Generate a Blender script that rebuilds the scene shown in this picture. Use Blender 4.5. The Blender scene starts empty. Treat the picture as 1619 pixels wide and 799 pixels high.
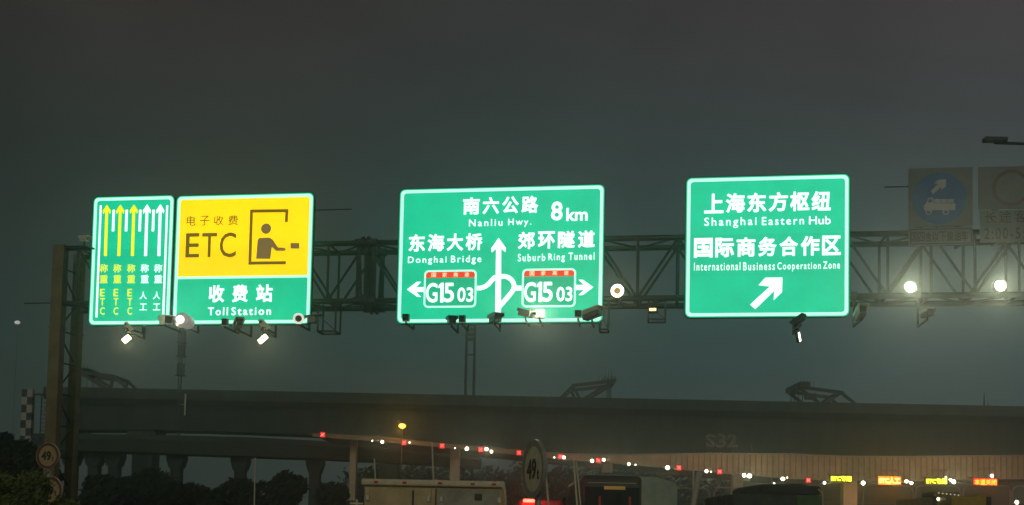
import bpy, bmesh, math, random
from mathutils import Vector, Matrix
random.seed(7)
R = math.radians
sc = bpy.context.scene
COL = sc.collection

# ------------------------------------------------------------------ camera
F, W, H, HZ, CAM_Z = 1600.0, 1619.0, 799.0, 825.0, 1.9
PITCH, ROLL, ALPHA = R(2.96), R(1.16), R(7.8)
CX, CY = W / 2, HZ - math.tan(PITCH) * F
fwd = Vector((0, math.cos(PITCH), math.sin(PITCH)))
up0 = Vector((0, -math.sin(PITCH), math.cos(PITCH)))
r0 = Vector((1, 0, 0))
rgt = r0 * math.cos(ROLL) + up0 * math.sin(ROLL)
upv = up0 * math.cos(ROLL) - r0 * math.sin(ROLL)
cam = bpy.data.cameras.new('camera')
cam.sensor_fit = 'HORIZONTAL'; cam.sensor_width = 36.0
cam.lens = 36.0 * F / W
cam.shift_y = (CY - H / 2) / W
cam.clip_start = 0.1; cam.clip_end = 3000
cam_o = bpy.data.objects.new('camera', cam); COL.objects.link(cam_o)
cam_o.matrix_world = Matrix(((rgt.x, upv.x, -fwd.x, 0), (rgt.y, upv.y, -fwd.y, 0), (rgt.z, upv.z, -fwd.z, CAM_Z), (0, 0, 0, 1)))
sc.camera = cam_o

# ------------------------------------------------------------------ night sky
world = bpy.data.worlds.new('World'); sc.world = world; world.use_nodes = True
nt = world.node_tree
bg = nt.nodes['Background']
tc = nt.nodes.new('ShaderNodeTexCoord')
sep = nt.nodes.new('ShaderNodeSeparateXYZ'); nt.links.new(tc.outputs['Generated'], sep.inputs[0])
ns = nt.nodes.new('ShaderNodeTexNoise'); ns.inputs['Scale'].default_value = 2.2; ns.inputs['Detail'].default_value = 4
nt.links.new(tc.outputs['Generated'], ns.inputs['Vector'])
ad = nt.nodes.new('ShaderNodeMath'); ad.operation = 'MULTIPLY_ADD'
nt.links.new(ns.outputs['Fac'], ad.inputs[0]); ad.inputs[1].default_value = 0.10; nt.links.new(sep.outputs['Z'], ad.inputs[2])
rp = nt.nodes.new('ShaderNodeValToRGB')
e = rp.color_ramp.elements
e[0].position = 0.0; e[0].color = (0.054, 0.056, 0.051, 1)
e[1].position = 1.0; e[1].color = (0.026, 0.026, 0.024, 1)
for p, c in ((0.10, (0.044, 0.060, 0.057, 1)), (0.22, (0.030, 0.056, 0.053, 1)), (0.36, (0.030, 0.044, 0.042, 1)), (0.50, (0.038, 0.037, 0.036, 1))):
    q = e.new(p); q.color = c
nt.links.new(ad.outputs[0], rp.inputs[0])
# the city side of the sky on the right is paler and cooler, the left side browner
mx = nt.nodes.new('ShaderNodeMapRange'); mx.inputs['From Min'].default_value = -0.45; mx.inputs['From Max'].default_value = 0.45
nt.links.new(sep.outputs['X'], mx.inputs['Value'])
rx = nt.nodes.new('ShaderNodeValToRGB'); ex = rx.color_ramp.elements
ex[0].position = 0.0; ex[0].color = (0.90, 0.76, 0.70, 1); ex[1].position = 1.0; ex[1].color = (1.42, 1.22, 1.32, 1)
q = ex.new(0.5); q.color = (0.92, 0.98, 0.98, 1)
nt.links.new(mx.outputs[0], rx.inputs[0])
mm = nt.nodes.new('ShaderNodeMix'); mm.data_type = 'RGBA'; mm.blend_type = 'MULTIPLY'; mm.inputs['Factor'].default_value = 1.0
nt.links.new(rp.outputs[0], mm.inputs[6]); nt.links.new(rx.outputs[0], mm.inputs[7]); n2 = nt.nodes.new('ShaderNodeTexNoise'); n2.inputs['Scale'].default_value = 4.0; n2.inputs['Detail'].default_value = 5; n2.inputs['Distortion'].default_value = 0.6
nt.links.new(tc.outputs['Generated'], n2.inputs['Vector'])
cr = nt.nodes.new('ShaderNodeMapRange'); cr.inputs['From Min'].default_value = 0.3; cr.inputs['From Max'].default_value = 0.7; cr.inputs['To Min'].default_value = 0.86; cr.inputs['To Max'].default_value = 1.14
nt.links.new(n2.outputs['Fac'], cr.inputs['Value'])
nt.links.new(cr.outputs[0], bg.inputs['Strength']); nt.links.new(mm.outputs[2], bg.inputs['Color'])
# low warm glow of the city and its street lighting, from behind the camera on the left
sun = bpy.data.lights.new('sun', 'SUN'); sun.energy = 0.36; sun.angle = R(12); sun.color = (1.0, 0.86, 0.62)
sun_o = bpy.data.objects.new('sun', sun); COL.objects.link(sun_o)
sun_o.rotation_euler = Vector((0.12, 0.92, -0.33)).to_track_quat('-Z', 'Y').to_euler()

vs = sc.view_settings
sc.display_settings.display_device = 'sRGB'
vs.view_transform = 'Standard'; vs.look = 'None'; vs.exposure = 0.0; vs.gamma = 1.0; vs.use_curve_mapping = False
cy = sc.cycles
cy.use_denoising = True
cy.max_bounces = 6; cy.diffuse_bounces = 2; cy.glossy_bounces = 2; cy.transmission_bounces = 2; cy.volume_bounces = 2
cy.sample_clamp_indirect = 2.0
cy.use_light_tree = True

# ------------------------------------------------------------------ helpers
def ray(px, py):
    return fwd + rgt * ((px - CX) / F) + upv * ((CY - py) / F)
def at(px, py, Y):
    d = ray(px, py)
    return d * (Y / d.y) + Vector((0, 0, CAM_Z))
GU = Vector((math.cos(ALPHA), -math.sin(ALPHA), 0)); GN = Vector((math.sin(ALPHA), math.cos(ALPHA), 0)); GO = Vector((0, 30, 0))
def G(px, py, d=0.0):
    """a pixel on the vertical plane of the gantry sign faces -> (s along the gantry, z)"""
    v = ray(px, py); o = GO + GN * d
    w = v * (o.dot(GN) / v.dot(GN))
    return (w - GO).dot(GU), w.z + CAM_Z
def gloc(s, d, z):
    return GO + GU * s + GN * d + Vector((0, 0, z))

def lin(r, g, b):
    f = lambda c: (c / 255 / 12.92) if c / 255 <= 0.04045 else ((c / 255 + 0.055) / 1.055) ** 2.4
    return (f(r), f(g), f(b))

MATS = {}
def mat(name, col, rough=0.6, metal=0.0, emit=None, es=0.0, var=0.25, scale=6.0, bump=0.0, sample=True):
    if name in MATS: return MATS[name]
    m = bpy.data.materials.new(name); m.use_nodes = True
    n = m.node_tree.nodes; l = m.node_tree.links; b = n['Principled BSDF']
    b.inputs['Roughness'].default_value = rough; b.inputs['Metallic'].default_value = metal
    if var > 0:
        t = n.new('ShaderNodeTexCoord')
        z = n.new('ShaderNodeTexNoise'); z.inputs['Scale'].default_value = scale; z.inputs['Detail'].default_value = 6; z.inputs['Roughness'].default_value = 0.65
        l.new(t.outputs['Object'], z.inputs['Vector'])
        r = n.new('ShaderNodeValToRGB'); l.new(z.outputs['Fac'], r.inputs[0])
        r.color_ramp.elements[0].position = 0.3; r.color_ramp.elements[1].position = 0.7
        r.color_ramp.elements[0].color = (*[c * (1 - var) for c in col], 1); r.color_ramp.elements[1].color = (*[min(1, c * (1 + var)) for c in col], 1)
        l.new(r.outputs[0], b.inputs['Base Color'])
        if bump:
            bp = n.new('ShaderNodeBump'); bp.inputs['Strength'].default_value = bump; bp.inputs['Distance'].default_value = 0.05
            l.new(z.outputs['Fac'], bp.inputs['Height']); l.new(bp.outputs[0], b.inputs['Normal'])
    else:
        b.inputs['Base Color'].default_value = (*col, 1)
    if emit:
        b.inputs['Emission Color'].default_value = (*emit, 1); b.inputs['Emission Strength'].default_value = es
        if not sample:
            try: m.cycles.emission_sampling = 'NONE'
            except Exception: pass
    MATS[name] = m
    return m

def sheet(name, col, emit, es, sample=False):
    """sign sheeting: brightness put in as emission, with sheet strips, hotspots and faint grime"""
    m = mat(name, col, 0.45, 0, emit, es, 0.10, 3.0, sample=sample)
    n = m.node_tree.nodes; l = m.node_tree.links; b = n['Principled BSDF']
    t = n.new('ShaderNodeTexCoord'); s = n.new('ShaderNodeSeparateXYZ'); l.new(t.outputs['Object'], s.inputs[0])
    wv = n.new('ShaderNodeMath'); wv.operation = 'MULTIPLY'; wv.inputs[1].default_value = 0.82; l.new(s.outputs['Z'], wv.inputs[0])
    fl = n.new('ShaderNodeMath'); fl.operation = 'FLOOR'; l.new(wv.outputs[0], fl.inputs[0])
    wn = n.new('ShaderNodeTexWhiteNoise'); wn.noise_dimensions = '1D'; l.new(fl.outputs[0], wn.inputs['W'])
    z = n.new('ShaderNodeTexNoise'); z.inputs['Scale'].default_value = 1.3; z.inputs['Detail'].default_value = 5; l.new(t.outputs['Object'], z.inputs['Vector'])
    a1 = n.new('ShaderNodeMath'); a1.operation = 'MULTIPLY_ADD'; a1.inputs[1].default_value = 0.11 * es; a1.inputs[2].default_value = es * 0.76; l.new(wn.outputs['Value'], a1.inputs[0])
    a2 = n.new('ShaderNodeMath'); a2.operation = 'MULTIPLY_ADD'; a2.inputs[1].default_value = 0.38 * es; l.new(z.outputs['Fac'], a2.inputs[0]); l.new(a1.outputs[0], a2.inputs[2])  # light hotspots of the sign face are put into the emission
    l.new(a2.outputs[0], b.inputs['Emission Strength'])
    return m

class MB:
    def __init__(s): s.bm = bmesh.new()
    def box(s, c, size, rot=None, bev=0.0):
        r = bmesh.ops.create_cube(s.bm, size=1.0)
        vs_ = r['verts']
        M = Matrix.Translation(Vector(c)) @ (rot.to_4x4() if rot is not None else Matrix.Identity(4)) @ Matrix.Diagonal((*size, 1))
        bmesh.ops.transform(s.bm, matrix=M, verts=vs_)
        if bev:
            ed = list({e_ for v in vs_ for e_ in v.link_edges})
            bmesh.ops.bevel(s.bm, geom=ed, offset=bev, segments=2, affect='EDGES', profile=0.5)
        return s
    def tube(s, a, b, r, n=8, r2=None, caps=True):
        a, b = Vector(a), Vector(b); d = b - a
        if d.length < 1e-6: return s
        q = d.to_track_quat('Z', 'Y').to_matrix().to_4x4()
        M = Matrix.Translation((a + b) / 2) @ q
        bmesh.ops.create_cone(s.bm, cap_ends=caps, segments=n, radius1=r, radius2=r if r2 is None else r2, depth=d.length, matrix=M)
        return s
    def bar(s, a, b, w, h=None):
        a, b = Vector(a), Vector(b); d = b - a; h = h or w
        q = d.to_track_quat('Z', 'Y').to_matrix()
        return s.box((a + b) / 2, (w, h, d.length), q)
    def path(s, pts, r, n=8):
        for i in range(len(pts) - 1):
            s.tube(pts[i], pts[i + 1], r, n)
            if i: s.ball(pts[i], r, 6)
        return s
    def ball(s, c, r, n=8, sq=(1, 1, 1)):
        M = Matrix.Translation(Vector(c)) @ Matrix.Diagonal((*sq, 1))
        bmesh.ops.create_uvsphere(s.bm, u_segments=n * 2, v_segments=n, radius=r, matrix=M)
        return s
    def prism(s, pts, y0, y1):
        """polygon given as (x, z), extruded along y from y0 (front) to y1"""
        f = [s.bm.verts.new((p[0], y0, p[1])) for p in pts]; k = [s.bm.verts.new((p[0], y1, p[1])) for p in pts]
        n = len(pts)
        s.bm.faces.new(f); s.bm.faces.new(k[::-1])
        for i in range(n):
            j = (i + 1) % n
            s.bm.faces.new((f[j], f[i], k[i], k[j]))
        return s
    def ring(s, outer, inner, y0, y1):
        n = len(outer)
        L = [[s.bm.verts.new((p[0], y, p[1])) for p in q] for q, y in ((outer, y0), (inner, y0), (outer, y1), (inner, y1))]
        for i in range(n):
            j = (i + 1) % n
            s.bm.faces.new((L[0][i], L[0][j], L[1][j], L[1][i]))
            s.bm.faces.new((L[2][j], L[2][i], L[3][i], L[3][j]))
            s.bm.faces.new((L[0][j], L[0][i], L[2][i], L[2][j]))
            s.bm.faces.new((L[1][i], L[1][j], L[3][j], L[3][i]))
        return s
    def build(s, name, m, parent=None, loc=None, smooth=False):
        bmesh.ops.recalc_face_normals(s.bm, faces=s.bm.faces)
        me = bpy.data.meshes.new(name); s.bm.to_mesh(me); s.bm.free()
        if smooth:
            for p in me.polygons: p.use_smooth = True
        me.materials.append(m)
        o = bpy.data.objects.new(name, me); COL.objects.link(o)
        if parent is not None: o.parent = parent
        if loc is not None: o.location = loc
        return o

def tag(o, label=None, cat=None, group=None, kind=None):
    if label: o['label'] = label
    if cat: o['category'] = cat
    if group: o['group'] = group
    if kind: o['kind'] = kind
    return o
def thing(name, label, cat, loc=(0, 0, 0), rz=0.0, group=None):
    o = bpy.data.objects.new(name, None); COL.objects.link(o)
    o.location = loc; o.rotation_euler = (0, 0, rz); o.empty_display_size = 0.3
    return tag(o, label, cat, group)
def lamp_light(parent, loc, power, col, spot=None, radius=0.06):
    """the light that a lamp's lens gives off; the lens itself only shows its own brightness"""
    l = bpy.data.lights.new('lamp_light', 'SPOT' if spot else 'POINT'); l.energy = power; l.color = col; l.shadow_soft_size = radius
    l.cycles.use_multiple_importance_sampling = False
    if spot: l.spot_size = R(spot); l.spot_blend = 0.6
    o = bpy.data.objects.new('lamp_light', l); COL.objects.link(o); o.parent = parent; o.location = loc
    if spot: o.rotation_euler = (R(-82), 0, 0)
    return o
def copy_tree(o, parent=None):
    kids = list(o.children)
    c = o.copy(); COL.objects.link(c)
    if parent is not None: c.parent = parent
    for k in kids: copy_tree(k, c)
    return c
def rrect(x0, z0, x1, z1, r, n=6):
    pts = []
    for cx, cz, a0 in ((x1 - r, z1 - r, 0), (x0 + r, z1 - r, 90), (x0 + r, z0 + r, 180), (x1 - r, z0 + r, 270)):
        for i in range(n + 1):
            a = R(a0 + 90 * i / n); pts.append((cx + r * math.cos(a), cz + r * math.sin(a)))
    return pts
def circ(cx, cz, r, n=40, sq=1.0):
    return [(cx + r * math.cos(2 * math.pi * i / n), cz + r * sq * math.sin(2 * math.pi * i / n)) for i in range(n)]
def stroke(mb, pts, w, y0, y1):
    """a ribbon of width w along (x, z) points"""
    P = [Vector((p[0], p[1])) for p in pts]; Lf, Rt = [], []
    for i, p in enumerate(P):
        t = (P[min(i + 1, len(P) - 1)] - P[max(i - 1, 0)]).normalized(); nrm = Vector((-t.y, t.x)) * w / 2
        Lf.append(p + nrm); Rt.append(p - nrm)
    return mb.prism([tuple(p) for p in Lf + Rt[::-1]], y0, y1)

_txt = {}
def text_geo(body, bold, sp=1.0):
    k = (body, bold, sp)
    if k not in _txt:
        c = bpy.data.curves.new('lettering', 'FONT'); c.body = body; c.size = 1.0; c.resolution_u = 3
        c.bevel_depth = bold; c.bevel_resolution = 0; c.extrude = 0.002; c.space_character = sp
        o = bpy.data.objects.new('lettering', c); COL.objects.link(o)
        bpy.context.view_layer.update()
        dg = bpy.context.evaluated_depsgraph_get()
        me = bpy.data.meshes.new_from_object(o.evaluated_get(dg))
        _txt[k] = ([tuple(v.co) for v in me.vertices], [tuple(p.vertices) for p in me.polygons])
        bpy.data.objects.remove(o); bpy.data.curves.remove(c); bpy.data.meshes.remove(me)
    return _txt[k]
def text(mb, body, cx, cz, w, h, y, bold=0.02, thick=0.012, sp=1.0):
    """lettering in the xz plane facing -y, fitted to a box w x h about (cx, cz), standing on y"""
    V, P = text_geo(body, bold, sp)
    xs = [v[0] for v in V]; ys = [v[1] for v in V]; zs = [v[2] for v in V]
    kx = w / (max(xs) - min(xs)); ky = h / (max(ys) - min(ys)); kz = thick / max(1e-6, max(zs) - min(zs))
    mx, my, mz = (max(xs) + min(xs)) / 2, (max(ys) + min(ys)) / 2, min(zs)
    vv = [mb.bm.verts.new((cx + (v[0] - mx) * kx, y - (v[2] - mz) * kz, cz + (v[1] - my) * ky)) for v in V]
    for p in P:
        try: mb.bm.faces.new([vv[i] for i in p])
        except ValueError: pass
    return mb

# ------------------------------------------------------------------ materials
GREEN = lin(0, 192, 142); WHITE = lin(236, 255, 252); YEL = lin(255, 217, 0)  # brightness of sign faces, borders and letters is put in as emission
M_green = sheet('sign_green', (0.0, 0.05, 0.03), GREEN, 1.12, sample=True)
M_greend = sheet('sign_green_shield', (0.0, 0.25, 0.13), lin(0, 176, 128), 1.0)
M_white = mat('sign_white', (0.75, 0.8, 0.78), 0.45, 0, WHITE, 1.35, 0.04, sample=False)
M_bord = mat('sign_border', (0.6, 0.8, 0.75), 0.45, 0, lin(186, 255, 230), 1.15, 0.04, sample=False)
M_yellow = sheet('sign_yellow', (0.75, 0.5, 0.0), YEL, 1.12, sample=True)
M_yletter = mat('sign_yellow_letter', (0.75, 0.6, 0.0), 0.45, 0, lin(236, 238, 0), 1.25, 0.04, sample=False)
M_brown = mat('sign_brown', (0.12, 0.08, 0.01), 0.5, 0, lin(112, 90, 10), 0.85, 0.1, sample=False)
M_brown2 = mat('sign_brown_pictogram', (0.12, 0.09, 0.04), 0.5, 0, lin(122, 100, 58), 0.8, 0.1, sample=False)
M_red = mat('sign_red', (0.6, 0.03, 0.0), 0.5, 0, lin(235, 62, 8), 0.95, 0.1, sample=False)
M_alu = mat('sign_back_aluminium', (0.30, 0.31, 0.30), 0.5, 0.4, var=0.2)
M_edge = mat('sign_edge_green', (0.01, 0.10, 0.06), 0.5, 0.0, var=0.15)
M_steel = mat('gantry_steel', (0.028, 0.055, 0.047), 0.55, 0.2, var=0.3, scale=4, bump=0.1)
M_dsteel = mat('dark_steel', (0.028, 0.04, 0.038), 0.5, 0.3, var=0.3)
M_galv = mat('galvanised_steel', (0.42, 0.42, 0.38), 0.45, 0.5, var=0.25, scale=9)
M_black = mat('black_plastic', (0.02, 0.022, 0.022), 0.4, var=0.3)
M_glass = mat('dark_glass', (0.01, 0.014, 0.014), 0.08, var=0)
M_camw = mat('camera_housing_white', (0.80, 0.80, 0.66), 0.4, var=0.15, scale=20)  # strobe light on the pale hood edges is put into this white
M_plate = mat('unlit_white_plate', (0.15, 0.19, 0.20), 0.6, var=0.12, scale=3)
M_pict = mat('unlit_white_pictogram', (0.46, 0.50, 0.50), 0.6, var=0.08, scale=3)
M_blue = mat('unlit_blue_sheet', (0.0, 0.11, 0.34), 0.5, var=0.12)
M_ink = mat('unlit_black_ink', (0.03, 0.03, 0.03), 0.6, var=0.1)
M_ringred = mat('sodium_lit_red_ring', (0.14, 0.045, 0.02), 0.5, var=0.3, scale=14)  # ring red as dulled by sodium light, put into its colour
M_tan = mat('sodium_lit_sign_face', (0.40, 0.31, 0.15), 0.55, var=0.25, scale=10)  # sodium light is put into the tan of this sign face
M_conc = mat('concrete', (0.034, 0.058, 0.050), 0.85, var=0.5, scale=0.22, bump=0.15)
_n = M_conc.node_tree.nodes; _l = M_conc.node_tree.links
_mp = _n.new('ShaderNodeMapping'); _mp.inputs['Scale'].default_value = (2.2, 1.0, 0.35)
_z = next(x for x in _n if x.type == 'TEX_NOISE'); _t = next(x for x in _n if x.type == 'TEX_COORD')
_l.new(_t.outputs['Object'], _mp.inputs['Vector']); _l.new(_mp.outputs[0], _z.inputs['Vector'])
M_conc2 = mat('old_concrete', (0.045, 0.062, 0.054), 0.85, var=0.3, scale=0.5, bump=0.15)
M_asph = mat('asphalt', (0.05, 0.05, 0.05), 0.85, var=0.3, scale=20, bump=0.2)
M_soil = mat('ground_soil', (0.06, 0.065, 0.045), 0.95, var=0.4, scale=0.3)
M_paint = mat('road_paint', (0.7, 0.7, 0.66), 0.6, var=0.2, scale=10)
M_rubber = mat('tyre_rubber', (0.02, 0.02, 0.02), 0.8, var=0.2)
M_fascia = mat('canopy_cladding', (0.38, 0.27, 0.165), 0.6, var=0.3, scale=0.6)  # brown of the warm lamp light is partly put into this colour
M_roof = mat('canopy_roof', (0.16, 0.17, 0.17), 0.7, var=0.2, scale=1)
M_tanbox = mat('truck_box_amber_lit', (0.50, 0.40, 0.20), 0.5, var=0.25, scale=3)  # warm street light on the truck is put into this tan
M_trim = mat('truck_trim_pale', (0.68, 0.60, 0.42), 0.5, var=0.2, scale=8)
M_lamp_w = mat('lamp_warm_white', (0.8, 0.8, 0.7), 0.4, 0, (1.0, 0.80, 0.50), 6.0, 0, sample=False)
M_lamp_big = mat('flood_lamp_glow', (0.8, 0.8, 0.7), 0.4, 0, (1.0, 0.88, 0.66), 12.0, 0, sample=False)
M_lamp_sm = mat('lane_lamp_glow', (0.8, 0.8, 0.7), 0.4, 0, (1.0, 0.86, 0.60), 8.0, 0, sample=False)
M_amber = mat('amber_lamp_glow', (0.8, 0.5, 0.1), 0.4, 0, (1.0, 0.42, 0.03), 4.0, 0, sample=False)
M_strobe = mat('strobe_face', (0.8, 0.8, 0.75), 0.3, 0, (1.0, 0.92, 0.84), 5.0, 0, sample=False)
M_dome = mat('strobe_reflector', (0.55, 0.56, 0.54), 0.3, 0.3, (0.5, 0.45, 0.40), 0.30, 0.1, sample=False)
M_ringl = mat('ring_light_glow', (0.8, 0.8, 0.7), 0.4, 0, (1.0, 0.84, 0.60), 5.0, 0, sample=False)
M_ringdim = mat('ring_flash_white', (0.8, 0.8, 0.78), 0.4, 0, (0.95, 0.95, 0.80), 0.75, 0)
M_xcore = mat('signal_cross_glow', (0.6, 0.05, 0.05), 0.4, 0, (1.0, 0.30, 0.26), 5.0, 0, sample=False)
M_xface = mat('signal_face_red_glow', (0.03, 0.005, 0.005), 0.5, 0, (1.0, 0.004, 0.006), 0.8, 0)  # red glow around the cross is put into the face
M_ledy = mat('led_yellow', (0.5, 0.5, 0.0), 0.4, 0, (1.0, 0.92, 0.03), 4.5, 0, sample=False)
M_ledyf = mat('led_yellow_face', (0.02, 0.02, 0.01), 0.5, 0, (0.55, 0.42, 0.01), 0.16, 0)
M_ledo = mat('led_orange', (0.5, 0.3, 0.0), 0.4, 0, (1.0, 0.50, 0.14), 6.0, 0, sample=False)
M_ledof = mat('led_orange_halo_face', (0.02, 0.02, 0.01), 0.5, 0, (1.0, 0.20, 0.008), 2.5, 0, sample=False)  # orange halo of the letters is put into the face as emission
M_ledr = mat('led_red', (0.5, 0.1, 0.0), 0.4, 0, (1.0, 0.30, 0.02), 4.0, 0, sample=False)
M_ledrf = mat('led_red_face', (0.02, 0.01, 0.01), 0.5, 0, (1.0, 0.01, 0.008), 1.0, 0, sample=False)
M_tail = mat('tail_lamp_red', (0.4, 0.02, 0.02), 0.3, 0, (1.0, 0.10, 0.06), 6.0, 0, sample=False)
M_tailoff = mat('tail_lamp_faint_glow', (0.20, 0.02, 0.02), 0.25, 0, (1.0, 0.1, 0.06), 0.04, 0)  # a faint red glow is put into lamps that are off
M_orange = mat('marker_lamp_orange', (0.6, 0.25, 0.02), 0.3, 0, (1.0, 0.42, 0.05), 0.45, 0)

# ------------------------------------------------------------------ ground
def slab(name, x0, x1, y0, y1, z, m, label=None):
    b = MB(); b.box(((x0 + x1) / 2, (y0 + y1) / 2, z - 0.05), (x1 - x0, y1 - y0, 0.1))
    return tag(b.build(name, m), kind='structure')
slab('ground', -260, 260, -40, 420, 0.0, M_soil)
b = MB(); b.box((2, 90, 0.0), (36, 250, 0.108)); tag(b.build('road', M_asph), kind='structure')
b = MB()
for x in (-11.5, -7.75, -4, -0.25, 3.5, 7.25, 11, 14.75):
    for k in range(30):
        if x in (-11.5, 14.75):
            b.box((x, -30 + k * 7.5 + 3.75, 0.060), (0.16, 7.4, 0.004))
        else:
            b.box((x, -30 + k * 7.5, 0.060), (0.14, 3.0, 0.004))
tag(b.build('road_marking', M_paint), kind='structure')
for x in (-16.2, 20.2):
    b = MB(); b.box((x, 90, 0.08), (0.4, 250, 0.24), bev=0.02); tag(b.build('kerb', M_conc2), kind='structure')

# ------------------------------------------------------------------ gantry
zt = G(1000, 377, 0.45)[1]; zb = G(1000, 472, 0.45)[1]
S_L = G(89, 560, 0.45)[0]; S_R = 21.0
D0, D1 = 0.45, 1.55
gan = thing('sign_gantry', 'long green steel truss gantry carrying the lit signs across the road', 'gantry', gloc(0, 0, 0), -ALPHA)
b = MB()
for z in (zt, zb):
    for d in (D0, D1):
        b.tube((S_L, d, z), (S_R, d, z), 0.088, 12)
b.build('chord', M_steel, gan, smooth=True)
b = MB()
bay = 1.2; s0 = G(1008, 420, 0.45)[0]
k0 = math.ceil((S_L - s0) / bay); k1 = math.floor((S_R - s0) / bay)
for k in range(k0, k1 + 1):
    s = s0 + k * bay
    for d in (D0, D1):
        b.tube((s, d, zb), (s, d, zt), 0.042, 8)
        if k < k1:
            up = (k % 2 == 0)
            b.tube((s, d, zb if up else zt), (s + bay, d, zt if up else zb), 0.040, 8)
    for z in (zt, zb):
        b.tube((s, D0, z), (s, D1, z), 0.035, 8)
        if k < k1: b.tube((s, D0 if k % 2 else D1, z), (s + bay, D1 if k % 2 else D0, z), 0.03, 8)
b.build('lattice_bracing', M_steel, gan)
for jx in (578, 1790):                                        # bolted splice of two truss lengths
    s = G(jx, 430, 0.45)[0]; b = MB()
    for ds in (-0.24, 0.24):
        for d in (D0, D1):
            b.tube((s + ds, d, zb), (s + ds, d, zt), 0.065, 8)
            b.tube((s + ds * 0.5, d, zb), (s + ds * 0.9, d, zt), 0.04, 8)
    for z in (zt, zb):
        for d in (D0, D1):
            b.tube((s - 0.34, d, z), (s + 0.34, d, z), 0.135, 14)
            for ds in (-0.09, 0.09): b.tube((s + ds - 0.03, d, z), (s + ds + 0.03, d, z), 0.20, 14)
    b.build('splice_flange', M_steel, gan)
for s in (S_L, S_R):
    for d in (D0, D1):
        b = MB()
        hw = 0.19 if d == D0 else 0.14
        b.box((s, d, zt / 2 + 0.05), (2 * hw, 0.30, zt + 0.1), bev=0.012)
        for z in (zt * 0.25, zt * 0.5, zt * 0.75): b.box((s, d, z), (2 * hw + 0.05, 0.35, 0.04))
        b.box((s, d, 0.1), (0.8, 0.5, 0.09))
        b.build('column', mat('column_lit_paint', (0.17, 0.15, 0.07), 0.55, var=0.3, scale=2.5, bump=0.1), gan)  # yellow street light is put into the column colour
    b = MB()
    for i in range(9):
        z = 0.6 + i * (zt - 1.2) / 9; z2 = z + (zt - 1.2) / 9
        b.tube((s, D0, z if i % 2 else z2), (s, D1, z2 if i % 2 else z), 0.03, 6)
        b.tube((s, D0, z2), (s, D1, z2), 0.03, 6)
    b.build('column_lacing', M_steel, gan)
b = MB()                                                      # thin arms that stick out of the truss
p, q = G(556, 331, 1.0), G(470, 333, 1.0)
b.tube((q[0], 1.0, q[1]), (p[0], 1.0, p[1]), 0.022, 6); b.tube((q[0], 1.0, zt), (q[0], 1.0, q[1]), 0.03, 6)
p, q = G(38, 480, 0.9), G(92, 479, 0.9)
b.tube((p[0], 0.9, p[1]), (q[0], 0.9, q[1]), 0.02, 6)
p, q = G(1398, 296, 1.0), G(1480, 294, 1.0)
b.tube((p[0], 1.0, p[1]), (q[0], 1.0, q[1]), 0.024, 6); b.tube((q[0], 1.0, zt), (q[0], 1.0, q[1]), 0.03, 6)
b.build('rod', M_dsteel, gan)

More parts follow.
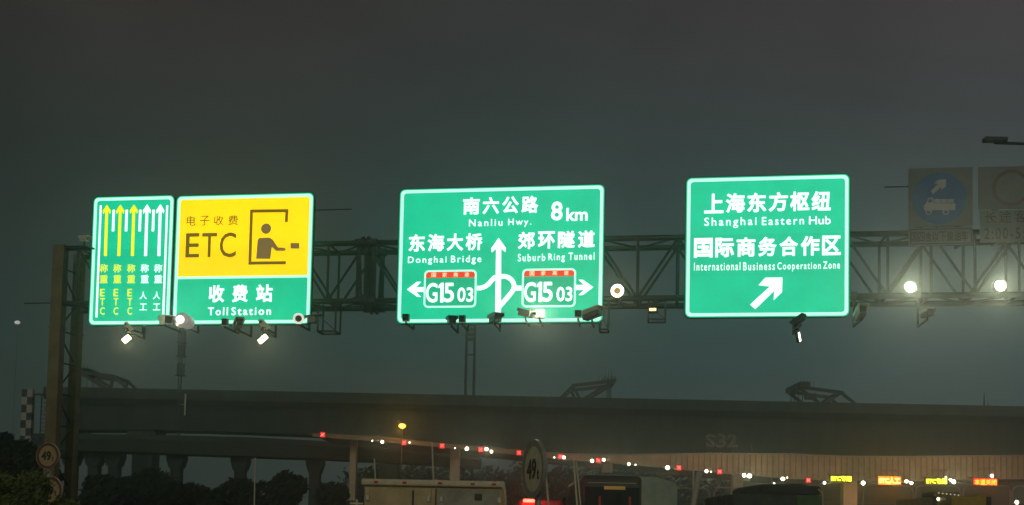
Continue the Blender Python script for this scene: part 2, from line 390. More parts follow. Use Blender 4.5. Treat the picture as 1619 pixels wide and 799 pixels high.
# ------------------------------------------------------------------ lit signs
class Sign:
    def __init__(s, name, label, cat, s0, s1, z0, z1, field, group):
        s.c = (s0 + s1) / 2; s.z0 = z0; s.w = s1 - s0; s.h = z1 - z0
        s.root = thing(name, label, cat, gloc(s.c, 0, z0), -ALPHA, group)
        w = s.w / 2
        b = MB(); b.prism(rrect(-w, 0, w, s.h, 0.16), 0.0, 0.07); b.build('panel', field, s.root)
        b = MB(); b.ring(rrect(-w - 0.025, -0.025, w + 0.025, s.h + 0.025, 0.185), rrect(-w + 0.001, 0.001, w - 0.001, s.h - 0.001, 0.16), -0.012, 0.10); b.build('edge_trim', M_edge, s.root)
        b = MB(); b.ring(rrect(-w + 0.035, 0.035, w - 0.035, s.h - 0.035, 0.14), rrect(-w + 0.125, 0.125, w - 0.125, s.h - 0.125, 0.09), -0.006, 0.003); b.build('border', M_bord, s.root)
        b = MB()
        for z in (s.h * 0.2, s.h * 0.5, s.h * 0.8): b.box((0, 0.115, z), (s.w - 0.1, 0.08, 0.07))
        b.build('back_rail', M_alu, s.root)
        b = MB()
        for x in (-w * 0.6, 0, w * 0.6):
            b.box((x, 0.2, s.h / 2), (0.07, 0.09, s.h - 0.2))
            for z in (zt, zb): b.box((x, 0.31, z - z0), (0.10, 0.14, 0.12))
        b.build('mounting_bracket', M_dsteel, s.root)
    def p(s, px, py):
        g = G(px, py, 0.0); return (g[0] - s.c, g[1] - s.z0)
    def pts(s, L): return [s.p(*q) for q in L]
    def label(s, name, m, items, bold=0.02, y=-0.002):
        rows = [[i for i in items if id(i) in g] for g in s.rows(items)]
        if len(rows) > 1:
            for r_ in rows: s.label(name, m, r_, bold, y)
            return
        b = MB()
        for body, x0, x1, yc, h in items:
            c = s.p((x0 + x1) / 2, yc); a = s.p(x0, yc)[0]; d = s.p(x1, yc)[0]
            hh = s.p((x0 + x1) / 2, yc - h / 2)[1] - s.p((x0 + x1) / 2, yc + h / 2)[1]
            text(b, body, c[0], c[1], d - a, hh, y, bold, sp=1.3 if body.isascii() and len(body) > 3 else 1.0)
        return b.build(name, m, s.root)
    def rows(s, items):
        """group words into lines: neighbours on nearly the same height, or one column of characters"""
        G_ = []
        for it in items:
            for g in G_:
                if any((abs(it[3] - o[3]) < 9 and min(abs(it[1] - o[2]), abs(it[2] - o[1])) < 16) or (abs((it[1] + it[2]) / 2 - (o[1] + o[2]) / 2) < 4 and abs(it[3] - o[3]) < 22 and it[4] < 16) for o in g):
                    g.append(it); break
            else: G_.append([it])
        return [{id(i) for i in g} for g in G_]
    def poly(s, name, m, polys, y0=-0.009, y1=0.002):
        b = MB()
        for L in polys: b.prism(s.pts(L), y0, y1)
        return b.build(name, m, s.root)
    def rect(s, b, x0, y0_, x1, y1_, ya=-0.009, yb=0.002):
        b.prism(s.pts([(x0, y0_), (x1, y0_), (x1, y1_), (x0, y1_)]), ya, yb); return b

GRP = 'lit boards on the gantry'
# -- lane board
S = Sign('lane_board', 'narrow green lit board with five upward lane arrows, three yellow and two white', 'road sign', -13.66, -10.93, 7.85, 11.98, M_green, GRP)
sl = lambda y: -0.034 * (y - 324)          # the board's own verticals lean in the photograph
b = MB()
for xa, xb in ((159.5, 152.5), (264.5, 258.0)):
    stroke(b, S.pts([(xa, 325), (xb, 502)]), 0.062, -0.009, 0.002)
for x in (180.0, 200.5, 222, 243): stroke(b, S.pts([(x, 332), (x - 1.2, 366)]), 0.08, -0.009, 0.002)
b.build('lane_line', M_white, S.root)
for i, (x, m) in enumerate(((169.3, M_yletter), (190.6, M_yletter), (212, M_yletter), (232.8, M_white), (253.8, M_white))):
    y1 = 324 - i * 0.2
    s2 = S.p(x, y1)[0]; zt_ = S.p(x, y1)[1]; zb_ = S.p(x, 405)[1]; hw = 0.135
    xb = S.p(x - 2.6, 405)[0]
    b = MB(); b.prism([(s2, zt_), (s2 - hw, zt_ - 0.20), (s2 - hw * 0.85, zt_ - 0.30), (s2 - 0.045, zt_ - 0.19), (xb - 0.047, zb_), (xb + 0.047, zb_), (s2 + 0.045, zt_ - 0.19), (s2 + hw * 0.85, zt_ - 0.30), (s2 + hw, zt_ - 0.20)], -0.009, 0.002)
    b.build('arrow', m, S.root)
cx = (164.3, 185.7, 207.6, 229, 250.2)
S.label('yellow_lettering', M_yletter, [(c, x - 6.3, x + 6.3, y, h) for x in cx[:3] for c, y, h in (('称', 424.5, 13), ('重', 441.5, 13))] +
        [(c, x - 5.8, x + 1.4, y, 11.6) for x in cx[:3] for c, y in (('E', 463), ('T', 477.5), ('C', 492))], 0.006)
S.label('white_lettering', M_white, [(c, x - 6.3, x + 6.3, y, h) for x in cx[3:] for c, y, h in (('称', 424.5, 13), ('重', 441.5, 13))] +
        [(c, x - 8, x + 3.4, y, h) for x in cx[3:] for c, y, h in (('人', 467.5, 12), ('工', 485.5, 10.5))], 0.006)
# -- toll station board
S = Sign('toll_station_board', 'lit board with yellow ETC half above green Toll Station half', 'road sign', -10.85, -6.36, 7.85, 11.95, M_green, GRP)
b = MB()
yb_ = S.p(385, 436.5)[1]
w = S.w / 2
b.prism([(-w + 0.13, yb_), (w - 0.13, yb_)] + [q for q in rrect(-w + 0.13, 0.13, w - 0.13, S.h - 0.13, 0.085) if q[1] > yb_ + 0.3], -0.006, 0.002)
b.build('yellow_field', M_yellow, S.root)
b = MB(); b.prism([(-w + 0.128, yb_ - 0.075), (w - 0.128, yb_ - 0.075), (w - 0.128, yb_ - 0.002), (-w + 0.128, yb_ - 0.002)], -0.008, 0.002); b.build('divider', M_bord, S.root)
S.label('brown_lettering', M_brown, [('电', 295.5, 309.5, 349.5, 15.5), ('子', 316.5, 331.5, 349.2, 15.5), ('收', 338.5, 353.5, 348.9, 15.5), ('费', 361, 376.5, 348.6, 15.5)], 0.0, y=-0.007)
S.label('etc_lettering', M_brown, [('E', 293.8, 315.5, 388.3, 38.5), ('T', 319.5, 343, 388, 38.5), ('C', 347.5, 373.5, 387.7, 39.5)], 0.008, y=-0.007)
b = MB()
for q in ([(395.8, 331.8), (456.2, 331.2), (456, 336), (395.6, 336.6)], [(395.7, 336.8), (400, 336.7), (397.6, 413.6), (393, 413.8)],
          [(393, 414), (452.2, 413.4), (452, 418.3), (392.8, 418.9)], [(451.5, 336.2), (456, 336.1), (455, 351.6), (450.6, 351.6)]):
    b.prism(S.pts(q), -0.016, -0.005)
b.build('booth_pictogram', M_brown, S.root)
t_ = lambda L: [(x / 3.328 + 130, y / 3.328 + 290) for x, y in L]
hc = S.p(420.9, 362)
b = MB(); b.prism(circ(hc[0], hc[1], 0.162), -0.016, -0.005)
b.prism(S.pts(t_([(924, 300), (932, 289), (985, 286), (1003, 297), (1030, 338), (1064, 340), (1073, 348), (1064, 356), (1020, 356), (998, 335), (990, 398), (916, 398)])), -0.016, -0.005)
b.build('clerk_pictogram', M_brown2, S.root)
b = MB(); S.rect(b, 459.6, 384.7, 473.4, 393.4, -0.016, -0.005); b.build('card_pictogram', M_brown2, S.root)
S.label('chinese_lettering', M_white, [('收', 330, 355, 464.7, 27.5), ('费', 367, 392, 464.3, 27.5), ('站', 405, 431, 463.8, 27.5)], 0.03)
S.label('english_lettering', M_white, [('Toll', 329, 360.5, 492.7, 12.6), ('Station', 366, 428.5, 492.2, 12.8)], 0.014)
# -- junction board
S = Sign('junction_board', 'wide green lit board with junction diagram, two red banded route shields and 8km', 'road sign', -3.63, 2.61, 7.84, 11.98, M_green, GRP)
c3 = lambda L: S.pts([(x / 3.195 + 610, y / 3.195 + 280) for x, y in L])
def q3(x, y): return S.p(x / 3.195 + 610, y / 3.195 + 280)
S.label('chinese_lettering', M_white, [(c, 732 + i * 30.9, 732 + i * 30.9 + 26.5, 326.2 - i * 0.9, 27) for i, c in enumerate('南六公路')] +
        [(c, 646 + i * 30.1, 646 + i * 30.1 + 26.5, 384.5 - i * 0.6, 27.5) for i, c in enumerate('东海大桥')] +
        [(c, 819 + i * 31.6, 819 + i * 31.6 + 26.8, 380.4 - i * 0.7, 27.5) for i, c in enumerate('郊环隧道')], 0.03)
S.label('english_lettering', M_white, [('Nanliu', 741.5, 794.5, 352.4, 11.2), ('Hwy.', 803.5, 840, 352.6, 13.4), ('Donghai', 645, 706, 412.4, 13.2), ('Bridge', 713, 761, 411.4, 14.2),
                                       ('Suburb', 818.8, 862, 407.5, 11.8), ('Ring', 867, 893, 408.1, 14), ('Tunnel', 899, 940, 405.5, 11.8)], 0.008)
S.label('distance_lettering', M_white, [('8', 871.3, 889.5, 334, 30), ('km', 895.4, 929.2, 339.2, 20.5)], 0.022)
for x0, y0_, x1, y1_, r0_, r1_, gx, nx in ((669.5, 426.6, 754, 487, (674, 429.5, 750, 439.8), 0, (673.5, 718, 463.1, 31), (723.3, 748.3, 466.2, 23)),
                                          (824.6, 424.4, 911, 486.4, (829, 427.2, 907.5, 437.6), 0, (828.7, 873.8, 461.9, 31.5), (880, 905, 465.3, 23))):
    a0 = S.p(x0, y1_); a1 = S.p(x1, y0_)
    b = MB(); b.prism(rrect(a0[0] + 0.02, a0[1] + 0.02, a1[0] - 0.02, a1[1] - 0.02, 0.11), -0.006, 0.002); sh = b.build('route_shield', M_greend, S.root)
    b = MB(); b.ring(rrect(a0[0], a0[1], a1[0], a1[1], 0.14), rrect(a0[0] + 0.055, a0[1] + 0.055, a1[0] - 0.055, a1[1] - 0.055, 0.09), -0.012, 0.001); b.build('shield_outline', M_bord, sh)
    c0 = S.p(r0_[0], r0_[3]); c1 = S.p(r0_[2], r0_[1])
    b = MB(); b.prism([q for q in rrect(c0[0] - 0.02, c0[1] - 0.3, c1[0] + 0.02, c1[1] + 0.02, 0.08) if q[1] > c0[1]] + [(c0[0] - 0.02, c0[1]), (c1[0] + 0.02, c0[1])], -0.010, -0.004); b.build('red_band', M_red, sh)
    b = MB(); n_ = (c1[0] - c0[0]) / 4.35
    for i, ch in enumerate('国家高速'): text(b, ch, c0[0] + n_ * (0.68 + i), (c0[1] + c1[1]) / 2, 0.14, 0.13, -0.0095, 0.006)
    b.build('band_lettering', mat('shield_band_letter', (0.8, 0.75, 0.6), 0.5, 0, lin(255, 236, 200), 1.0, 0, sample=False), sh)
    b = MB()
    for (bd, (xa, xb, yc, hh)) in (('G15', gx), ('03', nx)):
        c = S.p((xa + xb) / 2, yc); ww = S.p(xb, yc)[0] - S.p(xa, yc)[0]; h_ = S.p(xa, yc - hh / 2)[1] - S.p(xa, yc + hh / 2)[1]
        if bd == 'G15':
            l_ = c[0] - ww / 2
            text(b, 'G', l_ + ww * 0.205, c[1], ww * 0.41, h_, -0.0055, 0.016); text(b, '5', l_ + ww * 0.82, c[1], ww * 0.36, h_ * 0.99, -0.0055, 0.016)
            x1 = l_ + ww * 0.57; hz2 = h_ / 2; q = ww * 0.055
            b.prism([(x1 - q, c[1] - hz2), (x1 + q, c[1] - hz2), (x1 + q, c[1] + hz2), (x1 - q * 0.6, c[1] + hz2), (x1 - q * 2.3, c[1] + hz2 * 0.70), (x1 - q * 2.3, c[1] + hz2 * 0.45), (x1 - q, c[1] + hz2 * 0.60)], -0.0175, -0.0055)
        else:
            text(b, bd, c[0], c[1], ww, h_, -0.0055, 0.016)
    b.build('route_number', M_white, sh)
b = MB()
b.prism(c3([(570, 308), (532, 362), (535, 382), (557, 362), (552, 705), (581, 705), (583, 362), (604, 380), (607, 360)]), -0.009, 0.002)
b.build('up_arrow', M_white, S.root)
b = MB()
b.prism(c3([(107, 569), (158, 530), (179, 530), (152, 557), (192, 557), (192, 581), (152, 581), (179, 606), (160, 606)]), -0.009, 0.002)
b.build('left_arrow', M_white, S.root); b = MB()
stroke(b, c3([(460, 562), (482, 561), (503, 553), (520, 540), (535, 522), (548, 509), (556, 505)]), 0.135, -0.008, 0.002)
b.build('left_branch', M_white, S.root)
b = MB()
b.prism(c3([(1048, 557), (996, 520), (974, 520), (1002, 546), (961, 546), (961, 571), (1002, 571), (974, 597), (994, 597)]), -0.009, 0.002)
b.build('right_arrow', M_white, S.root); b = MB()
stroke(b, c3([(582, 503), (600, 502), (618, 507), (634, 519), (645, 535), (649, 555), (641, 575), (622, 600), (598, 627), (574, 655)]), 0.135, -0.008, 0.002)
b.prism(c3([(655, 550), (686, 550), (686, 574), (650, 574)]), -0.0085, 0.002)
b.build('right_branch', M_white, S.root)
# -- hub board
S = Sign('hub_board', 'green lit board reading Shanghai Eastern Hub with a diagonal exit arrow', 'road sign', 5.01, 9.65, 7.96, 12.11, M_green, GRP)
S.label('chinese_lettering', M_white, [(c, 1113.4 + i * 33.9, 1113.4 + i * 33.9 + 30.5, 322.2 - i * 0.9, 31) for i, c in enumerate('上海东方枢纽')] +
        [(c, 1097.2 + i * 33.75, 1097.2 + i * 33.75 + 29.6, 392.2 - i * 0.65, 31) for i, c in enumerate('国际商务合作区')], 0.032)
S.label('english_lettering', M_white, [('Shanghai', 1113.4, 1196, 352.4, 17.2), ('Eastern', 1204.5, 1271, 349.4, 13), ('Hub', 1279, 1313.4, 348.6, 13),
                                       ('International', 1097.2, 1170.5, 421.6, 12.8), ('Business', 1175, 1225, 421.2, 12.8), ('Cooperation', 1229, 1297.5, 422.2, 14.8), ('Zone', 1301.5, 1327.9, 419.4, 12)], 0.008)
S.poly('diagonal_arrow', M_white, [[(x / 2.96 + 1060, y / 2.96 + 260) for x, y in ((373, 657), (466, 572), (412, 566), (444, 531), (524, 530), (522, 598), (483, 636), (486, 591), (397, 678))]])

# ------------------------------------------------------------------ unlit signs at the right
s0, z0 = G(1437, 389, 0.0); s1, z1 = G(1538, 264, 0.0); zm = G(1485, 359, 0)[1]
cs = (s0 + s1) / 2
rt = thing('truck_lane_sign', 'pale unlit plate with blue disc showing arrow over white truck', 'road sign', gloc(cs, 0, z0), -ALPHA)
class U(Sign):
    def __init__(s, root, c, z0): s.root, s.c, s.z0 = root, c, z0
S = U(rt, cs, z0)
w = (s1 - s0) / 2
b = MB(); b.box((0, 0.03, (zm - z0) / 2 + (z1 - z0) / 2 + 0.01), (2 * w, 0.05, z1 - zm - 0.02), bev=0.008); b.build('panel', M_plate, rt)
b = MB(); b.box((0, 0.03, (zm - z0) / 2), (2 * w, 0.05, zm - z0 - 0.02), bev=0.008); b.build('lower_plate', M_plate, rt)
b = MB(); b.ring(rrect(-w + 0.03, 0.04, w - 0.03, zm - z0 - 0.05, 0.03), rrect(-w + 0.055, 0.065, w - 0.055, zm - z0 - 0.075, 0.02), -0.002, 0.008); b.build('plate_outline', M_ink, rt)
S.label('chinese_lettering', M_ink, [(c, 1440 + i * 11.4, 1440 + i * 11.4 + 10.6, 375.2 - i * 0.3, 16) for i, c in enumerate('国四含以下柴油车')], 0.02, y=0.004)
dc = S.p(1485.3, 314)
b = MB(); b.prism(circ(dc[0], dc[1], 0.74, 56), -0.003, 0.010); b.build('blue_disc', M_blue, rt)
k8 = lambda L: S.pts([(x / 5.708 + 1420, y / 5.708 + 260) for x, y in L])
b = MB(); b.prism(k8([(292, 245), (316, 269), (388, 206), (390, 236), (432, 196), (432, 134), (362, 142), (322, 172), (362, 176)]), -0.007, -0.001); b.build('arrow', M_pict, rt)
b = MB(); b.prism(k8([(233, 412), (233, 372), (252, 352), (272, 305), (316, 300), (320, 352), (516, 354), (516, 414), (456, 414), (452, 420), (404, 420), (400, 414), (310, 414), (304, 424), (250, 424)]), -0.007, -0.001)
for x0, x1 in ((326, 382), (388, 438), (444, 502)): b.prism(k8([(x0, 314), (x1, 313), (x1, 347), (x0, 347)]), -0.007, -0.001)
for x in (275, 430):
    c = k8([(x, 430)])[0]; b.ring(circ(c[0], c[1], 0.088, 20), circ(c[0], c[1], 0.055, 20), -0.010, -0.001)
b.build('truck_pictogram', M_pict, rt)
b = MB(); b.prism(k8([(276, 316), (304, 312), (306, 344), (268, 346)]), -0.010, -0.0068); b.build('cab_window', M_blue, rt)
b = MB()
for x in (-w * 0.6, w * 0.6): b.box((x, 0.25, (z1 - z0) * 0.45), (0.07, 0.38, (z1 - z0) * 0.9))
b.build('mounting_bracket', M_dsteel, rt)

s0, z0 = G(1550, 384, 0.0); s1 = s0 + 2.35; z1 = G(1598, 263, 0)[1]; zm = G(1598, 331, 0)[1]; cs = (s0 + s1) / 2
rt = thing('coach_curfew_sign', 'pale unlit sign with dark ring over a coach curfew plate at the edge', 'road sign', gloc(cs, 0, z0), -ALPHA)
S = U(rt, cs, z0); w = (s1 - s0) / 2
b = MB(); b.box((0, 0.03, (zm - z0) / 2 + (z1 - z0) / 2 + 0.01), (2 * w + 0.08, 0.05, z1 - zm - 0.02), bev=0.008); b.build('panel', M_plate, rt)
b = MB(); b.box((0.0, 0.03, (zm - z0) / 2), (2 * w, 0.05, zm - z0 - 0.02), bev=0.008); b.build('lower_plate', M_plate, rt)
dc = S.p(1599.0, 297)
b = MB(); b.ring(circ(dc[0], dc[1], 0.52, 56), circ(dc[0], dc[1], 0.42, 56), -0.003, 0.010); b.build('ring', mat('grey_red_ring', (0.12, 0.07, 0.07), 0.6, var=0.15), rt)  # ring in an even dark grey-red
S.label('chinese_lettering', M_ink, [(c, 1556.3 + i * 23.6, 1556.3 + i * 23.6 + 19, 343.8 - i * 0.8, 19) for i, c in enumerate('长途客车')], 0.0, y=0.004)
S.label('time_lettering', M_ink, [('2:00-5:00', 1556.3, 1643, 369, 17.5)], 0.0, y=0.004)
b = MB()
for x in (-w * 0.6, w * 0.6): b.box((x, 0.25, (z1 - z0) * 0.45), (0.07, 0.38, (z1 - z0) * 0.9))
b.build('mounting_bracket', M_dsteel, rt)

# ------------------------------------------------------------------ cameras, flashes and flood lamps on the gantry
DC = -0.55
def mount(px, py, d=DC):
    s, z = G(px, py, d); return s, z
def arm_bracket(root, z):
    """an arm from the camera foot back to the truss bottom chord"""
    b = MB()
    zz = zb - z
    b.bar((0, 0, -0.17), (0, D0 - DC - 0.05, -0.17), 0.05)
    b.bar((0, D0 - DC, -0.195), (0, D0 - DC, zz), 0.055)
    b.bar((0, 0, -0.17), (0, 0, -0.07), 0.04)
    b.box((0, D0 - DC, zz), (0.14, 0.22, 0.22), bev=0.01)
    return b.build('bracket', M_dsteel, root)
def oriented(o, yaw, pit):
    o.rotation_euler = (pit, 0, yaw)
def bullet_camera(px, py, label, yaw=0.5, pit=0.2, hood=M_camw, size=1.0):
    s, z = mount(px, py)
    r = thing('traffic_camera', label, 'traffic camera', gloc(s, DC, z), -ALPHA, 'traffic cameras along the gantry')
    k = size
    b = MB(); b.box((0, 0, 0), (0.20 * k, 0.46 * k, 0.19 * k), bev=0.02); h = b.build('housing', M_camw if hood is M_camw else M_black, r)
    b = MB(); b.box((0, -0.235 * k, 0), (0.17 * k, 0.03, 0.16 * k), bev=0.01); b.tube((0, -0.24 * k, 0), (0, -0.262 * k, 0), 0.06 * k, 16); g = b.build('lens', M_glass, h)
    b = MB(); b.box((0, -0.03 * k, 0.112 * k), (0.26 * k, 0.56 * k, 0.014)); 
    for x in (-0.13, 0.13): b.box((x * k, -0.03 * k, 0.07 * k), (0.012, 0.56 * k, 0.098 * k))
    b.build('sun_shield', hood, h)
    oriented(h, yaw, pit)
    arm_bracket(r, z)
    return r
def flash_box(px, py, label, yaw=0.0, pit=0.15):
    s, z = mount(px, py)
    r = thing('camera_flash', label, 'camera flash', gloc(s, DC, z), -ALPHA, 'dark flash boxes along the gantry')
    b = MB(); b.box((0, 0, 0), (0.19, 0.20, 0.20), bev=0.015); h = b.build('housing', M_black, r)
    b = MB(); b.box((0, -0.105, 0.01), (0.15, 0.012, 0.15)); b.build('lens', M_glass, h)
    b = MB(); b.box((0, -0.04, -0.115), (0.20, 0.24, 0.016)); b.build('lip', M_camw, h)
    oriented(h, yaw, pit)
    arm_bracket(r, z)
    return r
CAMW = M_camw
bullet_camera(262, 507, 'pale bullet camera overlapping the lane board right bottom corner', 0.75, 0.1, size=1.25)
bullet_camera(377, 514, 'olive hooded camera beneath the letters of Toll Station', 0.55, -0.25, mat('olive_hood', (0.50, 0.50, 0.18), 0.5, var=0.2), 1.05)
flash_box(356, 509, 'dark flash box touching the left of the olive hooded camera', 0.2)
flash_box(642, 502, 'dark flash box over the junction board left bottom corner')
bullet_camera(714, 507, 'black hooded camera below the left route shield', 0.35, 0.1, M_dsteel, 1.05)
flash_box(731, 504, 'dark flash box right of the black camera below the left shield')
bullet_camera(783, 504, 'dark camera at the foot of the big white up arrow', 0.5, 0.05, mat('grey_hood', (0.22, 0.26, 0.24), 0.5, var=0.2), 1.15)
bullet_camera(831, 496, 'tilted dark camera directly left of the lit square floodlight', 0.9, 0.3, M_dsteel, 1.0)
flash_box(914, 496, 'dark flash box near the junction board right bottom corner')
bullet_camera(936, 497, 'dark hooded camera on the junction board right bottom corner', 0.9, -0.15, mat('dun_hood', (0.38, 0.36, 0.2), 0.5, var=0.2), 1.25)
bullet_camera(1361, 496, 'pale topped camera hanging right of the hub board', 0.05, -0.3, M_camw, 1.1)
bullet_camera(1466, 496, 'faint blue grey camera hanging below the truck lane sign', 0.15, 0.0, M_alu, 1.0)
bullet_camera(134, 378, 'small white camera on the truss end above the left column', 1.2, 0.1, M_camw, 0.75)

def flood(px, py, label, rot, size=(0.36, 0.10, 0.22), m=M_lamp_w, d=DC):
    s, z = mount(px, py, d)
    r = thing('flood_lamp', label, 'flood lamp', gloc(s, d, z), -ALPHA, 'lit flood lamps under the signs')
    b = MB(); b.box((0, 0.03, 0), (size[0] + 0.06, size[1], size[2] + 0.06), bev=0.02); h = b.build('housing', M_dsteel, r)
    b = MB(); b.box((0, -0.026, 0), (size[0], 0.02, size[2]), bev=0.006); lens = b.build('lens', m, h)
    if m is M_lamp_w: lamp_light(h, (0, -0.10, 0), 90, (1.0, 0.74, 0.42), 160)
    h.rotation_euler = rot
    b = MB(); dz = zb - z
    b.bar((0, 0.09, 0.0), (0, 0.09, 0.36), 0.04)
    b.box((0.0, 0.02, 0.30), (0.10, 0.16, 0.16), Matrix.Rotation(0.6, 3, 'Y'), bev=0.015)
    b.bar((0, 0.09, 0.34), (0, D0 - d, 0.34), 0.05)
    b.bar((0, D0 - d, 0.32), (0, D0 - d, dz), 0.05)
    b.build('bracket', M_dsteel, r)
    return r
flood(200, 536, 'lit flood lamp hanging below the lane board', (0.5, -0.72, 0.2), (0.25, 0.1, 0.17))
flood(416, 536, 'lit flood lamp hanging below the toll station board right of the olive camera', (0.45, -0.62, -0.2), (0.32, 0.1, 0.15))
flood(1263, 533, 'thin lit flood lamp seen edge on below the hub board', (0.2, 1.05, 1.1), (0.27, 0.08, 0.07), mat('dim_flood', (0.8, 0.8, 0.7), 0.4, 0, (1, 0.9, 0.75), 4.0, 0))
# pale camera pieces that sit beside those flood lamps on the boards' lower edges
bullet_camera(203, 518, 'small dark camera above the flood lamp below the lane board', -0.6, -0.7, M_camw, 0.55)
bullet_camera(417, 515, 'small hooded camera above the flood lamp right of the olive camera', -0.5, -0.6, M_camw, 0.65)
bullet_camera(1262, 508, 'small dark camera above the edge on flood lamp under the hub board', 0.9, -0.5, M_dsteel, 0.8)

# strobe: lit face in a big reflector dome
s, z = mount(291, 508)
r = thing('strobe_lamp', 'glowing round strobe lamp between the two left boards', 'strobe lamp', gloc(s, DC, z), -ALPHA)
b = MB(); b.tube((0, -0.14, 0), (0, 0.12, 0), 0.24, 28, 0.15); b.ball((0.10, 0.04, -0.03), 0.21, 12); b.build('reflector', M_dome, r, smooth=True)
b = MB(); b.tube((-0.05, -0.150, 0.02), (-0.05, -0.19, 0.02), 0.115, 24); b.build('lens', M_strobe, r); lamp_light(r, (-0.05, -0.30, 0.02), 70, (1.0, 0.84, 0.70), 165)
b = MB(); b.box((-0.30, 0, 0.02), (0.18, 0.14, 0.14), bev=0.015); b.build('ballast_box', M_alu, r)
arm_bracket(r, z)
s, z = mount(853, 496)
r = thing('square_floodlight', 'lit square floodlight below the right route shield', 'flood lamp', gloc(s, DC, z), -ALPHA)
b = MB(); b.box((0, 0.06, 0), (0.30, 0.12, 0.28), bev=0.03); b.build('housing', M_camw, r)
b = MB(); b.box((0.02, -0.012, 0.01), (0.24, 0.02, 0.22), bev=0.008); b.build('lens', M_lamp_w, r); lamp_light(r, (0.02, -0.12, -0.02), 240, (1.0, 0.80, 0.50), 168)
b = MB(); b.box((-0.24, 0.0, 0.02), (0.07, 0.08, 0.26), bev=0.01); b.box((-0.16, 0.02, -0.10), (0.12, 0.05, 0.04)); b.build('side_plate', M_camw, r)
arm_bracket(r, z)
# ring lights
def ring_light(px, py, label, ro, ri, m, core, yaw):
    s, z = mount(px, py)
    r = thing('ring_light', label, 'ring light', gloc(s, DC, z), -ALPHA, 'ring lights of the cameras')
    b = MB(); b.ring(circ(0, 0, ro, 36), circ(0, 0, ri, 36), -0.03, 0.03); h = b.build('ring', m, r)
    b = MB(); b.prism(circ(0, 0, ri - 0.003, 30), -0.012, 0.05); b.build('lens', core, h)
    b = MB(); b.tube((0, 0.05, 0), (0, 0.40, 0), ri * 0.8, 18); b.build('housing', M_camw, h)
    h.rotation_euler = (0, 0, yaw)
    if m is M_ringl: lamp_light(r, (0, -0.16, 0), 60, (1.0, 0.72, 0.40), 165)
    arm_bracket(r, z)
    return r
rl = ring_light(472, 504, 'white ring flash with dark centre at the toll station board corner', 0.165, 0.105, M_ringdim, M_black, 0.25)
b = MB(); b.box((0.38, 0.2, 0.13), (0.62, 0.24, 0.03), Matrix.Rotation(-0.12, 3, 'Y')); b.box((0.36, 0.2, 0.0), (0.26, 0.22, 0.2), bev=0.02); b.build('flash_unit', mat('green_grey_box', (0.20, 0.26, 0.2), 0.5, var=0.2), rl)
ring_light(976, 460, 'glowing ring light with amber centre beside the junction board', 0.185, 0.105, M_ringl, mat('amber_core', (0.25, 0.14, 0.03), 0.4, 0, (0.6, 0.36, 0.08), 0.35, 0), 0.0)
# hanging cradles under the truss
def cradle(px0, px1, py, label, n=0):
    a, z = G(px0, py, D0); c, _ = G(px1, py, D0)
    r = thing('camera_cradle', label, 'bracket', gloc((a + c) / 2, D0, z), -ALPHA, 'hanging cradles under the truss')
    hw = (c - a) / 2; b = MB(); top = zb - z
    for x in (-hw, hw):
        for d in (0.0, 0.5):
            b.bar((x, d, 0), (x, d, top), 0.05)
        b.bar((x, 0, 0), (x, 0.5, 0), 0.05)
    for d in (0.0, 0.5): b.bar((-hw, d, 0), (hw, d, 0), 0.05)
    b.bar((-hw, 0, top * 0.55), (hw, 0, 0.02), 0.03)
    b.build('frame', M_dsteel, r)
    return r
cradle(502, 530, 524, 'open steel cradle under the truss right of the white ring flash')
cradle(948, 961, 521, 'narrow steel cradle under the truss right of the junction board')
cr = cradle(1025, 1052, 505, 'square steel cradle holding a small amber lamp between junction and hub boards')
s, z = G(1033, 491, D0 - 0.05)
r = thing('small_lamp', 'small amber lamp inside the square steel cradle', 'lamp', gloc(s, D0 - 0.02, z), -ALPHA)
b = MB(); b.box((0, 0, 0), (0.28, 0.12, 0.16), bev=0.02); b.bar((0, 0.04, 0.06), (0, 0.04, zb - z), 0.03); b.build('housing', M_dsteel, r)
b = MB(); b.box((-0.02, -0.062, 0.02), (0.20, 0.015, 0.08)); b.build('lens', mat('small_amber', (0.8, 0.6, 0.3), 0.4, 0, (1.0, 0.62, 0.25), 2.5, 0), r)
# two bright round floodlights low on the truss at the right
for px, py, lb in ((1438, 455, 'bright round floodlight on the truss below the truck lane sign'), (1580, 453, 'bright round floodlight on the truss below the coach curfew sign')):
    s, z = G(px, py, 0.2)
    r = thing('round_floodlight', lb, 'flood lamp', gloc(s, 0.2, z), -ALPHA, 'bright round floodlights on the truss')
    b = MB(); b.tube((0, -0.12, 0), (0, 0.04, 0), 0.17, 24, 0.17, caps=False); b.tube((0, -0.12, 0), (0, 0.04, 0), 0.156, 24, 0.156, caps=False); b.tube((0, 0.02, 0), (0, 0.20, 0), 0.20, 24, 0.12); b.bar((0, 0.2, 0), (0, 0.2, zb - z), 0.05); b.build('housing', M_dsteel, r)
    b = MB(); b.tube((0, -0.005, 0), (0, 0.018, 0), 0.153, 24); b.build('lens', M_lamp_big, r); lamp_light(r, (0, -0.10, 0), 420, (1.0, 0.84, 0.56), 150)

